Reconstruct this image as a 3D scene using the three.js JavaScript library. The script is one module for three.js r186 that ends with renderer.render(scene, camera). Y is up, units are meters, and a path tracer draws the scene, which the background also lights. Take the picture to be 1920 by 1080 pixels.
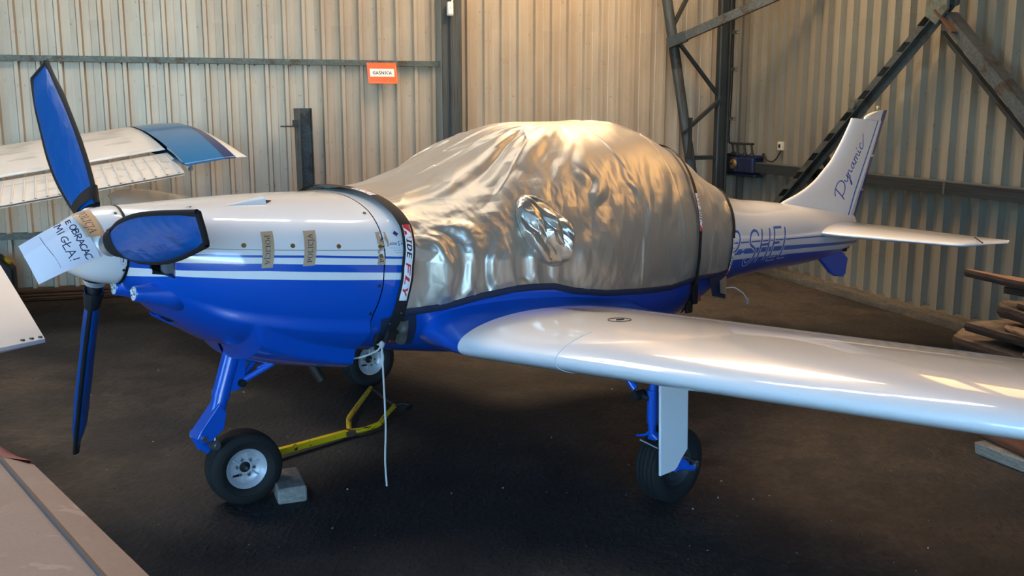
import * as THREE from 'three';
import { mergeGeometries, mergeVertices } from 'three/addons/utils/BufferGeometryUtils.js';
import { RoundedBoxGeometry } from 'three/addons/geometries/RoundedBoxGeometry.js';
import { RectAreaLightUniformsLib } from 'three/addons/lights/RectAreaLightUniformsLib.js';
import { Sky } from 'three/addons/objects/Sky.js';

// ------------------------------------------------------------------ camera, sky, sun, skylights, exposure
const scene = new THREE.Scene();
const camera = new THREE.PerspectiveCamera(32.46, 16 / 9, 0.05, 300);
camera.position.set(0, 1.67, 0);
camera.rotation.set(-10.33 * Math.PI / 180, 0, 0);
const renderer = new THREE.WebGLRenderer({ antialias: true });
renderer.toneMapping = THREE.LinearToneMapping;
renderer.toneMappingExposure = 1.75;
renderer.shadowMap.enabled = true;
RectAreaLightUniformsLib.init();

const R = (d) => d * Math.PI / 180;
// two frames: the hangar (x along the back wall, z out of it) and the aircraft (x aft, z to its left wing)
const HG = new THREE.Object3D(); HG.position.set(2.465, 0, -10.797); HG.rotation.y = R(17.3); HG.updateMatrixWorld(true);
const AC = new THREE.Object3D(); AC.position.set(-0.102, 0, -4.952); AC.rotation.y = R(41); AC.updateMatrixWorld(true);
const WORLD = new THREE.Object3D(); WORLD.updateMatrixWorld(true);
const V = (x, y, z) => new THREE.Vector3(x, y, z);

const sky = new Sky();
sky.scale.setScalar(1000);
sky.material.uniforms.turbidity.value = 2.5;
sky.material.uniforms.rayleigh.value = 1.2;
sky.material.uniforms.mieCoefficient.value = 0.004;
sky.material.uniforms.mieDirectionalG.value = 0.8;
const sunDir = V(-0.45, 0.78, -0.55).applyAxisAngle(V(0, 1, 0), R(17.3)).normalize();   // in hangar terms: from behind the back wall, so that it lights the yard before the open doors
sky.material.uniforms.sunPosition.value.copy(sunDir);
scene.add(sky);
scene.background = null;
scene.environmentIntensity = 1.7;
scene.backgroundIntensity = 1.7;
const sun = new THREE.DirectionalLight(0xffdca8, 12);
sun.position.copy(sunDir).multiplyScalar(40); sun.castShadow = true; sun.shadow.radius = 1;
sun.shadow.camera.left = -30; sun.shadow.camera.right = 30; sun.shadow.camera.top = 30; sun.shadow.camera.bottom = -30; sun.shadow.camera.far = 120;
scene.add(sun); scene.add(sun.target);
// translucent roof panels, the cool pair added (a0, a1, b0, b1 in hangar metres), each a glowing sheet and a light of its size
const ROOF = 4.6, DOORWAY = [-8.8, -4.2, 3.9], SIDE_DOOR = [9.5, 13.6, 4.0];   // the open doors: in the front wall behind the camera (x0, x1, height) and in the left wall (z0, z1, height)
const SKYLIGHTS = [
  [-3.1, -1.3, 1.2, 2.8, 'warm'],
  [-6.9, -5.7, 3.0, 4.2, 'coolFill'], [-8.6, -7.4, 3.0, 4.2, 'coolFill'],  // unseen panels added to brighten the left part of the back wall
  [-5.3, -4.3, 4.5, 4.8, 'strip'], [-4.1, -3.5, 4.5, 4.8, 'strip'], [-3.3, -2.2, 4.5, 4.8, 'strip'],
];
const SIDE_PANEL = [2.6, 6.6, 3.1, 4.3];     // a yellowed translucent panel high in the right wall: z0, z1, y0, y1
const LIGHT = { warm: { color: 0xffd6a6, power: 12.0, glow: 1.0 }, coolFill: { color: 0xfdf4ea, power: 8.0, glow: 2.6 }, strip: { color: 0xfdf4ea, power: 7.0, glow: 3.0 }, gold: { color: 0xffc27a, power: 1.5, glow: 0.7 } };

// ------------------------------------------------------------------ helpers
function mulberry(a) { return () => { a |= 0; a = a + 0x6D2B79F5 | 0; let t = Math.imul(a ^ a >>> 15, 1 | a); t = t + Math.imul(t ^ t >>> 7, 61 | t) ^ t; return ((t ^ t >>> 14) >>> 0) / 4294967296; }; }
const rnd = mulberry(7);
const lerp = (a, b, t) => a + (b - a) * t, clamp = (x, a = 0, b = 1) => Math.min(b, Math.max(a, x));
const sst = (a, b, x) => { const t = clamp((x - a) / (b - a)); return t * t * (3 - 2 * t); };
// smooth value noise
const PERM = (() => { const r = mulberry(99), p = []; for (let i = 0; i < 4096; i++) p.push(r()); return p; })();
const hsh = (x, y, z) => PERM[((x * 73856093) ^ (y * 19349663) ^ (z * 83492791)) & 4095];
function noise2(x, y, per = 0, z = 0) {
  let xi = Math.floor(x), yi = Math.floor(y); const xf = x - xi, yf = y - yi, u = xf * xf * (3 - 2 * xf), v = yf * yf * (3 - 2 * yf);
  const w = (n) => per ? ((n % per) + per) % per : n;
  const a = hsh(w(xi), w(yi), z), b = hsh(w(xi + 1), w(yi), z), c = hsh(w(xi), w(yi + 1), z), d = hsh(w(xi + 1), w(yi + 1), z);
  return lerp(lerp(a, b, u), lerp(c, d, u), v);
}
function fbm(x, y, oct = 4, per = 0, z = 0) { let s = 0, a = 0.5, t = 0; for (let i = 0; i < oct; i++) { s += a * noise2(x, y, per, z + i); t += a; a *= 0.5; x *= 2; y *= 2; per *= 2; } return s / t; }
const ridge = (x, y, z = 0) => 1 - Math.abs(2 * noise2(x, y, 0, z) - 1);

const counts = {};
function numbered(name) { const n = counts[name] = (counts[name] ?? -1) + 1; return n ? name + '_' + String(n).padStart(3, '0') : name; }
function tag(o, label, category, group) { o.userData.label = label; o.userData.category = category; if (group) o.userData.group = group; return o; }
// a thing: a Group at its base in one of the frames; its parts are built in frame coordinates and moved to the base
function thing(name, label, category, frame, base = [0, 0, 0], group) {
  const g = new THREE.Group(); g.name = numbered(name); tag(g, label, category, group);
  g.position.copy(frame.localToWorld(V(...base))); g.quaternion.copy(frame.quaternion); g.base = base; scene.add(g); return g;
}
function struct(name, frame, base = [0, 0, 0]) {
  const g = new THREE.Group(); g.name = name; g.userData.kind = 'structure';
  g.position.copy(frame.localToWorld(V(...base))); g.quaternion.copy(frame.quaternion); g.base = base; scene.add(g); return g;
}
function part(name, geo, mat, parent, label) {
  const m = new THREE.Mesh(geo, mat); m.name = name; m.castShadow = m.receiveShadow = true;
  let top = parent; while (top && !top.base) top = top.parent;
  if (top && !geo.userData.local) geo.translate(-top.base[0], -top.base[1], -top.base[2]);
  geo.userData.local = true;
  if (label) m.userData.label = label;
  parent.add(m); return m;
}
const merge = (list) => { const l = list.map((g) => { const h = g.index ? g.toNonIndexed() : g; for (const k of Object.keys(h.attributes)) if (!['position', 'normal', 'uv'].includes(k)) h.deleteAttribute(k); if (!h.attributes.uv) h.setAttribute('uv', new THREE.BufferAttribute(new Float32Array(h.attributes.position.count * 2), 2)); return h; }); return mergeGeometries(l); };
// grid surface: fn(s,t) -> [x,y,z,(u,v)]
function grid(ns, nt, fn, { flip = false, smooth = true } = {}) {
  const pos = [], uv = [], idx = [];
  for (let i = 0; i <= ns; i++) for (let j = 0; j <= nt; j++) { const p = fn(i / ns, j / nt, i, j); pos.push(p[0], p[1], p[2]); uv.push(p[3] ?? i / ns, p[4] ?? j / nt); }
  for (let i = 0; i < ns; i++) for (let j = 0; j < nt; j++) {
    const a = i * (nt + 1) + j, b = a + nt + 1;
    if (flip) idx.push(a, b, a + 1, b, b + 1, a + 1); else idx.push(a, a + 1, b, b, a + 1, b + 1);
  }
  const g = new THREE.BufferGeometry(); g.setAttribute('position', new THREE.Float32BufferAttribute(pos, 3)); g.setAttribute('uv', new THREE.Float32BufferAttribute(uv, 2)); g.setIndex(idx); g.computeVertexNormals(); return g;
}
// join normals of vertices that share a place (seams of closed grids)
function weld(g) {
  const p = g.attributes.position, n = g.attributes.normal, map = new Map();
  for (let i = 0; i < p.count; i++) { const k = [p.getX(i), p.getY(i), p.getZ(i)].map((x) => Math.round(x * 1e4)).join(); let e = map.get(k); if (!e) map.set(k, e = { s: V(0, 0, 0), ids: [] }); e.s.x += n.getX(i); e.s.y += n.getY(i); e.s.z += n.getZ(i); e.ids.push(i); }
  for (const e of map.values()) if (e.ids.length > 1) { e.s.normalize(); for (const i of e.ids) n.setXYZ(i, e.s.x, e.s.y, e.s.z); }
  return g;
}
const pts = (a) => a.map((p) => V(...p));
function tube(points, r, seg = 40, rad = 10, closed = false) { return new THREE.TubeGeometry(new THREE.CatmullRomCurve3(pts(points), closed, 'catmullrom', 0.4), seg, r, rad, closed); }
function rod(a, b, r0, r1 = r0, rad = 16) {
  const A = V(...a), B = V(...b), d = B.clone().sub(A), g = new THREE.CylinderGeometry(r1, r0, d.length(), rad, 1);
  g.applyQuaternion(new THREE.Quaternion().setFromUnitVectors(V(0, 1, 0), d.clone().normalize())); const m = A.add(B).multiplyScalar(0.5); g.translate(m.x, m.y, m.z); return g;
}
function box(w, h, d, x, y, z, r = 0.003) { const g = r > 0 ? new RoundedBoxGeometry(w, h, d, 2, Math.min(r, w / 2.1, h / 2.1, d / 2.1)) : new THREE.BoxGeometry(w, h, d); g.translate(x, y, z); return g; }
// a bar of a given section shape from a to b; `up` fixes its roll
function bar(a, b, shapePts, up = [0, 1, 0]) {
  const A = V(...a), B = V(...b), d = B.clone().sub(A), L = d.length(); d.normalize();
  const sh = new THREE.Shape(shapePts.map((p) => new THREE.Vector2(p[0], p[1])));
  const g = new THREE.ExtrudeGeometry(sh, { depth: L, bevelEnabled: false });
  const x = V(...up).cross(d).normalize(), y = d.clone().cross(x); const m = new THREE.Matrix4().makeBasis(x, y, d).setPosition(A); g.applyMatrix4(m); return g;
}
const rectS = (w, h) => [[-w / 2, -h / 2], [w / 2, -h / 2], [w / 2, h / 2], [-w / 2, h / 2]];
const angleS = (w, h, t) => [[0, 0], [w, 0], [w, t], [t, t], [t, h], [0, h]];
const chanS = (w, h, t) => [[-w / 2, 0], [w / 2, 0], [w / 2, h], [w / 2 - t, h], [w / 2 - t, t], [-w / 2 + t, t], [-w / 2 + t, h], [-w / 2, h]];
const ibeamS = (w, h, t) => [[-w / 2, -h / 2], [w / 2, -h / 2], [w / 2, -h / 2 + t], [t / 2, -h / 2 + t], [t / 2, h / 2 - t], [w / 2, h / 2 - t], [w / 2, h / 2], [-w / 2, h / 2], [-w / 2, h / 2 - t], [-t / 2, h / 2 - t], [-t / 2, -h / 2 + t], [-w / 2, -h / 2 + t]];
function plate(points2, depth, map, bevel = 0) {   // polygon extruded by depth, corners mapped by `map(x, y, z)`
  const g = new THREE.ExtrudeGeometry(new THREE.Shape(points2.map((p) => new THREE.Vector2(p[0], p[1]))), { depth, bevelEnabled: bevel > 0, bevelSize: bevel, bevelThickness: bevel, bevelSegments: 2, curveSegments: 8 });
  const p = g.attributes.position; for (let i = 0; i < p.count; i++) { const q = map(p.getX(i), p.getY(i), p.getZ(i)); p.setXYZ(i, q[0], q[1], q[2]); } g.computeVertexNormals(); return g;
}
function uvPlanar(g, fn) { const p = g.attributes.position, uv = new Float32Array(p.count * 2); for (let i = 0; i < p.count; i++) { const q = fn(p.getX(i), p.getY(i), p.getZ(i)); uv[2 * i] = q[0]; uv[2 * i + 1] = q[1]; } g.setAttribute('uv', new THREE.BufferAttribute(uv, 2)); return g; }

// ------------------------------------------------------------------ textures
function texture(n, fn, { srgb = true, m = n } = {}) {   // fn(x, y in 0..1) -> [r, g, b] 0..1 (sRGB when srgb)
  const d = new Uint8Array(n * m * 4);
  for (let y = 0; y < m; y++) for (let x = 0; x < n; x++) { const c = fn(x / n, y / m), k = (y * n + x) * 4; d[k] = 255 * clamp(c[0]); d[k + 1] = 255 * clamp(c[1] ?? c[0]); d[k + 2] = 255 * clamp(c[2] ?? c[0]); d[k + 3] = 255; }
  const t = new THREE.DataTexture(d, n, m); t.wrapS = t.wrapT = THREE.RepeatWrapping; t.magFilter = THREE.LinearFilter; t.minFilter = THREE.LinearMipmapLinearFilter; t.generateMipmaps = true; if (srgb) t.colorSpace = THREE.SRGBColorSpace; t.needsUpdate = true; return t;
}
function canvasTex(w, h, draw) { const c = document.createElement('canvas'); c.width = w; c.height = h; const x = c.getContext('2d'); draw(x, w, h); const t = new THREE.CanvasTexture(c); t.colorSpace = THREE.SRGBColorSpace; t.anisotropy = 8; return t; }
const mix3 = (a, b, t) => [lerp(a[0], b[0], t), lerp(a[1], b[1], t), lerp(a[2], b[2], t)];
const rgb = (h) => [(h >> 16 & 255) / 255, (h >> 8 & 255) / 255, (h & 255) / 255];
const std = (o) => new THREE.MeshStandardMaterial(o), phys = (o) => new THREE.MeshPhysicalMaterial(o);
const rep = (t, x, y) => { const c = t.clone(); c.repeat.set(x, y); c.needsUpdate = true; return c; };

// ------------------------------------------------------------------ materials
const tDirt = texture(2048, (x, y) => {
  const a = fbm(x * 6, y * 6, 5, 6, 1), b = fbm(x * 40, y * 40, 4, 40, 2), c = fbm(x * 220, y * 220, 2, 220, 3), o = sst(0.56, 0.72, fbm(x * 9, y * 9, 4, 9, 5));
  let col = mix3([0.165, 0.152, 0.142], [0.285, 0.25, 0.215], sst(0.35, 0.65, a));
  col = mix3(col, [0.12, 0.112, 0.108], 0.55 * sst(0.45, 0.75, b)); col = mix3(col, [0.075, 0.07, 0.07], o * 0.75);
  const k = 0.72 + 0.56 * c, spk = noise2(x * 600, y * 600, 600, 8) > 0.985 ? 0.22 : 0;
  return [col[0] * k * 0.8 + spk, col[1] * k * 0.8 + spk, col[2] * k * 0.8 + spk];
});
const tDirtBump = texture(1024, (x, y) => { const c = fbm(x * 160, y * 160, 3, 160, 3), b = fbm(x * 30, y * 30, 4, 30, 2), s = Math.pow(1 - Math.abs(2 * noise2(x * 90, y * 45, 90, 11) - 1), 6); return [0.45 * c + 0.3 * b + 0.25 * s * noise2(x * 20, y * 20, 20, 12)]; }, { srgb: false });
const mFloor = std({ map: tDirt, bumpMap: tDirtBump, bumpScale: 0.012, roughness: 0.82 });
for (const t of [tDirt, tDirtBump]) t.repeat.set(1 / 6, 1 / 6); tDirtBump.repeat.set(1 / 3, 1 / 3);
const tGround = texture(256, (x, y) => { const k = 0.62 + 0.16 * fbm(x * 12, y * 12, 4, 12, 4); return [k, k * 0.93, k * 0.82]; }); tGround.repeat.set(0.2, 0.2);
const mGround = std({ map: tGround, roughness: 0.95 });
const sheetTex = (seed, base) => texture(256, (x, y) => {
  const st = fbm(x * 40, y * 2, 3, 0, seed), bl = fbm(x * 5, y * 8, 4, 0, seed + 3), sc = noise2(x * 90, y * 40, 0, seed + 7) > 0.988 ? 0.1 : 0;
  const rust = sst(0.80, 0.84, fbm(x * 26, y * 60, 3, 0, seed + 9)) * 0.3, k = 0.93 + 0.06 * st + 0.10 * (bl - 0.5) + sc;
  return mix3([base[0] * k, base[1] * k, base[2] * k], [0.36, 0.24, 0.13], rust);
}, { m: 512 });
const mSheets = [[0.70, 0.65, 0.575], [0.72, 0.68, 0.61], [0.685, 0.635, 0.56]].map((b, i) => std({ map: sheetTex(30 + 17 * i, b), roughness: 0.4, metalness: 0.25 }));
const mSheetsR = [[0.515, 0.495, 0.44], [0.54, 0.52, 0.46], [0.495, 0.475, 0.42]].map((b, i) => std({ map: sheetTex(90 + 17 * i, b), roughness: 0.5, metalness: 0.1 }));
const tSteel = texture(512, (x, y) => {
  const a = fbm(x * 8, y * 8, 5, 8, 40), f = fbm(x * 60, y * 60, 3, 60, 41), r = sst(0.56, 0.7, fbm(x * 14, y * 10, 5, 14, 43));
  let c = mix3([0.35, 0.385, 0.395], [0.44, 0.465, 0.455], a); c = mix3(c, [0.30, 0.22, 0.17], r * 0.7); const k = 0.8 + 0.4 * f; return [c[0] * k, c[1] * k, c[2] * k];
});
const mSteel = std({ map: tSteel, color: 0xb4b9bd, roughness: 0.55, metalness: 0.25 });
const mSteelDark = std({ map: tSteel, color: 0x767e84, roughness: 0.5, metalness: 0.25 });
const mSteelRail = std({ map: tSteel, color: 0xdfe6dd, roughness: 0.5, metalness: 0.3 });
const tConc = texture(512, (x, y) => { const a = fbm(x * 7, y * 7, 5, 7, 50), f = fbm(x * 70, y * 70, 3, 70, 51), k = (0.40 + 0.22 * a) * (0.75 + 0.5 * f); return [k, k * 0.97, k * 0.9]; });
const mConc = std({ map: tConc, color: 0xa9a39b, bumpMap: tConc, bumpScale: 0.006, roughness: 0.95 });
const mBlock = std({ map: tConc, color: 0xffffff, bumpMap: tConc, bumpScale: 0.003, roughness: 0.9 });
const mRoof = std({ color: 0x7a6a55, roughness: 0.7 });
const mRust = std({ map: texture(128, (x, y) => { const a = fbm(x * 10, y * 10, 4, 10, 60); return mix3([0.22, 0.15, 0.11], [0.42, 0.28, 0.18], a); }), roughness: 0.9 });
const white = phys({ color: 0xe9e9e8, roughness: 0.28, clearcoat: 1, clearcoatRoughness: 0.06 });
const mBlue = phys({ color: 0x0852bb, roughness: 0.35, clearcoat: 1, clearcoatRoughness: 0.08 });
const mBlueGear = phys({ color: 0x0a5ac8, roughness: 0.35, clearcoat: 0.7, clearcoatRoughness: 0.15 });
const mBlack = std({ color: 0x0b0b0c, roughness: 0.7 });
const mHoleShade = std({ color: 0x050505, roughness: 0.95 });  // near-black that paints the shade inside the vent and intake openings
const tRub = texture(128, (x, y) => [0.3 + 0.7 * fbm(x * 40, y * 40, 3, 40, 70)], { srgb: false });
const mRubber = std({ color: 0x131313, bumpMap: tRub, bumpScale: 0.0015, roughness: 0.78 });
const mRim = std({ color: 0xc4c6c9, roughness: 0.42, metalness: 0.35 });
const mMetal = std({ color: 0x9a9a98, roughness: 0.35, metalness: 0.9 });
const mBrass = std({ color: 0x9a8352, roughness: 0.4, metalness: 0.8 });
const mScrew = std({ color: 0x3c4a3c, roughness: 0.4, metalness: 0.8 });
const mYellow = std({ map: texture(256, (x, y) => sst(0.66, 0.7, fbm(x * 22, y * 22, 4, 22, 75)) > 0.5 ? [0.14, 0.11, 0.08] : [0.86, 0.72, 0.06]), roughness: 0.5 });
const mNavy = std({ color: 0x1d2740, roughness: 0.8 });
const mStrap = std({ color: 0x111114, roughness: 0.75 });
const mCord = std({ color: 0xc9c6be, roughness: 0.8 });

// ------------------------------------------------------------------ the hangar shell
{
  const f = struct('floor', WORLD);
  const fl = new THREE.BoxGeometry(18.4, 0.2, 15.4, 46, 1, 38); fl.translate(-8, -0.1, 6.6); fl.applyMatrix4(HG.matrixWorld); part('dirt_floor', uvPlanar(fl, (x, y, z) => [x, z]), mFloor, f);
  const g = struct('ground_outside', HG);
  part('concrete_apron', uvPlanar(box(120, 0.2, 60, -8, -0.12, 44.2, 0), (x, y, z) => [x, z]), mGround, g); part('concrete_apron', uvPlanar(box(51.8, 0.2, 60, -42.1, -0.12, -15.8, 0), (x, y, z) => [x, z]), mGround, g);
}
// trapezoid-ribbed sheets, three ribs each, hung side by side
const PITCH = 0.1742;
function sheetGeo(pitch, rw, rb, rh, H) {
  const p = [[0, 0.0]]; for (let k = 0; k < 3; k++) { const c = pitch * (k + 0.5); p.push([c - rb / 2, 0], [c - rw / 2, -rh], [c + rw / 2, -rh], [c + rb / 2, 0]); if (k < 2) { const m = pitch * (k + 1); p.push([m - 0.004, 0], [m, -0.0015], [m + 0.004, 0]); } }
  p.push([pitch * 3 + 0.012, -0.0012], [pitch * 3 + 0.012, 0.03], [0, 0.03]);
  const g = plate(p, H, (x, y, z) => [x, z, -y]);
  return uvPlanar(g, (x, y, z) => [x / 0.6 + z * 2, y / 2.4]);
}
{
  const wall = struct('wall_back', HG), g0 = sheetGeo(PITCH, 0.03, 0.054, 0.04, ROOF - 0.02);
  const a0 = -7.04 - PITCH / 2 - 17 * 3 * PITCH;
  for (let i = 0; i < 31; i++) { const m = part('cladding_sheet', g0.clone ? g0 : g0, mSheets[(i * 7 + (i >> 1)) % 3], wall); m.position.set(a0 + i * 3 * PITCH, 0.02, (i % 2) * 0.0015); }
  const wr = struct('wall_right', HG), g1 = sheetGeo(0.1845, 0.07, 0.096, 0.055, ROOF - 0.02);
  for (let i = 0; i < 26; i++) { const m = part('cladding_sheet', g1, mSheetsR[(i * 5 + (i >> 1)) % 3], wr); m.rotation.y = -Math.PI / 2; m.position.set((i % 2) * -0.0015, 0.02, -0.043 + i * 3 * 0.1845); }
  // the sides nobody sees, closed so that light comes in only by the open side and the roof panels
  const mPlain = std({ color: 0x6b645a, roughness: 0.8 });
  const [d0, d1, dh] = DOORWAY, wf = struct('wall_front', HG);
  part('header', box(16.3, ROOF + 0.1 - dh, 0.1, -8, (ROOF + 0.1 + dh) / 2, 14.05, 0), mPlain, wf);
  part('jamb', box(16.1 + d0, dh, 0.1, (d0 - 16.1) / 2, dh / 2, 14.05, 0), mPlain, wf); part('jamb', box(0.1 - d1, dh, 0.1, (0.1 + d1) / 2, dh / 2, 14.05, 0), mPlain, wf);
  const wl = struct('wall_left', HG); { const [z0, z1, y1] = SIDE_DOOR; part('header', box(0.1, ROOF + 0.1 - y1, 14.4, -16.05, (ROOF + 0.1 + y1) / 2, 7, 0), mPlain, wl); part('jamb', box(0.1, y1, z0 + 0.1, -16.05, y1 / 2, (z0 - 0.1) / 2, 0), mPlain, wl); part('jamb', box(0.1, y1, 14.1 - z1, -16.05, y1 / 2, (14.1 + z1) / 2, 0), mPlain, wl); }
  const ce = struct('ceiling', HG);
  const sh = new THREE.Shape([[-16.2, -0.2], [0.2, -0.2], [0.2, 14.2], [-16.2, 14.2]].map((p) => new THREE.Vector2(...p)));
  for (const [x0, x1, z0, z1] of SKYLIGHTS) sh.holes.push(new THREE.Path([[x0, z0], [x0, z1], [x1, z1], [x1, z0]].map((p) => new THREE.Vector2(...p))));
  const cg = new THREE.ExtrudeGeometry(sh, { depth: 0.12, bevelEnabled: false }); cg.applyMatrix4(new THREE.Matrix4().set(1, 0, 0, 0, 0, 0, -1, 0, 0, 1, 0, 0, 0, 0, 0, 1)); cg.translate(0, ROOF + 0.12, 0);
  part('roof_deck', cg, mRoof, ce);
  SKYLIGHTS.forEach(([x0, x1, z0, z1, kind], i) => {
    const L = LIGHT[kind], w = struct('window_' + (i + 1), HG, [(x0 + x1) / 2, ROOF + 0.06, (z0 + z1) / 2]);
    part('translucent_panel', box(x1 - x0, 0.02, z1 - z0, (x0 + x1) / 2, ROOF + 0.06, (z0 + z1) / 2, 0), std({ color: 0xe8e0cc, emissive: L.color, emissiveIntensity: L.glow, roughness: 0.6 }), w);
    const l = new THREE.RectAreaLight(L.color, L.power, x1 - x0, z1 - z0); l.position.set(0, -0.075, 0); l.rotation.x = -Math.PI / 2; w.add(l);
  });
  { const [z0, z1, y0, y1] = SIDE_PANEL, L = LIGHT.gold, w = struct('window_' + (SKYLIGHTS.length + 1), HG, [-0.11, (y0 + y1) / 2, (z0 + z1) / 2]);
    part('translucent_panel', box(0.02, y1 - y0, z1 - z0, -0.112, (y0 + y1) / 2, (z0 + z1) / 2, 0), std({ color: 0xe0cfa4, emissive: L.color, emissiveIntensity: L.glow, roughness: 0.6 }), w);
    for (const y of [y0 - 0.02, y1 + 0.02]) part('window_frame', box(0.05, 0.05, z1 - z0 + 0.08, -0.12, y, (z0 + z1) / 2, 0.004), mSteelDark, w);
    const l = new THREE.RectAreaLight(L.color, L.power, z1 - z0, y1 - y0); l.position.set(-0.03, 0, 0); l.rotation.y = Math.PI / 2; w.add(l); }
  // concrete plinths under the sheets
  const jag = (L, along) => { const n = Math.round(L * 14), top = []; return grid(n, 6, (s, t) => { const x = s * L, q = fbm(x * 3, 1.3, 3), e = 0.03 * (fbm(x * 5, 7.1, 3) - 0.5); const prof = [[0.02, 0.085 + 0.02 * q], [0.05 + e, 0.075 + 0.02 * q], [0.10 + e, 0.065 + 0.03 * (fbm(x * 4, 3, 3) - 0.5)], [0.135 + e, 0.085], [0.14 + e, 0.05], [0.145 + e, 0.02], [0.15 + e, -0.05]][Math.round(t * 6)]; return along ? [-x, prof[1], prof[0], x * 0.8, t] : [-prof[0], prof[1], x, x * 0.8, t]; }, { flip: along }); };
  const t1 = struct('trim_1', HG); part('concrete_plinth', jag(15.5, true), mConc, t1);
  const t2 = struct('trim_2', HG); part('concrete_plinth', jag(13.8, false), mConc, t2);
}
// ------------------------------------------------------------------ steel on the back wall
{
  const rail = thing('steel_rail', 'weathered grey-green steel rail running along the back wall at sign height', 'rail', HG, [-6, 2.03, 0.08]);
  part('rail_bar', merge([bar([-9.5, 2.065, 0.05], [-3.33, 2.058, 0.05], chanS(0.07, 0.05, 0.006), [0, 1, 0])].map((g) => g)), mSteelRail, rail);
  for (let i = 0; i < 14; i++) part('bolt_head', (() => { const g = new THREE.SphereGeometry(0.007, 8, 6); g.scale(1, 1, 0.6); g.translate(-7.0 + i * 0.27 + 0.05 * (i % 3), 2.05, 0.103); return g; })(), mRust, rail);
  const low = thing('steel_rail', 'dusty lower steel rail behind the paper note and the jerrycan', 'rail', HG, [-6.5, 0.5, 0.08]);
  part('rail_bar', bar([-9.5, 0.535, 0.045], [-3.33, 0.53, 0.045], chanS(0.085, 0.055, 0.006), [0, 1, 0]), mSteelRail, low);
  const col = thing('steel_column', 'full-height steel column in the back wall with the white sensor on it', 'column', HG, [-3.24, 0, 0.1]);
  part('column_web', box(0.105, 4.5, 0.012, -3.195, 2.25, 0.17, 0.002), mSteel, col);
  part('column_flange', box(0.075, 4.5, 0.016, -3.285, 2.25, 0.135, 0.002), mSteel, col);
  part('column_flange', box(0.012, 4.5, 0.15, -3.143, 2.25, 0.1, 0.002), mSteel, col);
  part('column_flange', box(0.012, 4.5, 0.13, -3.248, 2.25, 0.1, 0.002), mSteel, col);
  const post = thing('steel_post', 'short free-standing grey steel post with a side bracket in front of the back wall', 'post', HG, [-4.65, 0, 0.25]);
  part('post_channel', bar([-4.645, 0, 0.2], [-4.66, 1.665, 0.2], chanS(0.155, 0.10, 0.008), [0, 0, 1]).translate(0, 0, 0), mSteel, post);
  part('post_flange', box(0.05, 1.66, 0.012, -4.715, 0.83, 0.305, 0.002), mSteel, post);
  part('bracket', merge([box(0.05, 0.06, 0.05, -4.735, 1.53, 0.31), box(0.14, 0.012, 0.03, -4.80, 1.503, 0.32)]), mSteelDark, post);
  const rods = 4;
  for (let i = 0; i < rods; i++) {
    const y = [0.03, 0.055, 0.085, 0.055][i] + 0.09, z = [0.20, 0.2, 0.19, 0.17][i];
    const L = ['front rusty steel rod of the bundle along the foot of the back wall', 'second rusty steel rod of the bundle along the foot of the back wall', 'topmost rusty steel rod of the bundle along the foot of the back wall', 'rusty steel rod nearest the wall in the bundle at its foot'][i];
    const t = thing('steel_rod', L, 'rod', HG, [-6, y - 0.012, z]); tag(t, L, 'rod');
    part('rod', rod([-9 + 0.2 * i, y - 0.09 + 0.0, z + 0.03], [-4.3 - 0.15 * i, y - 0.09 + 0.004, z + 0.03], 0.013), mRust, t);
  }
}
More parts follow.
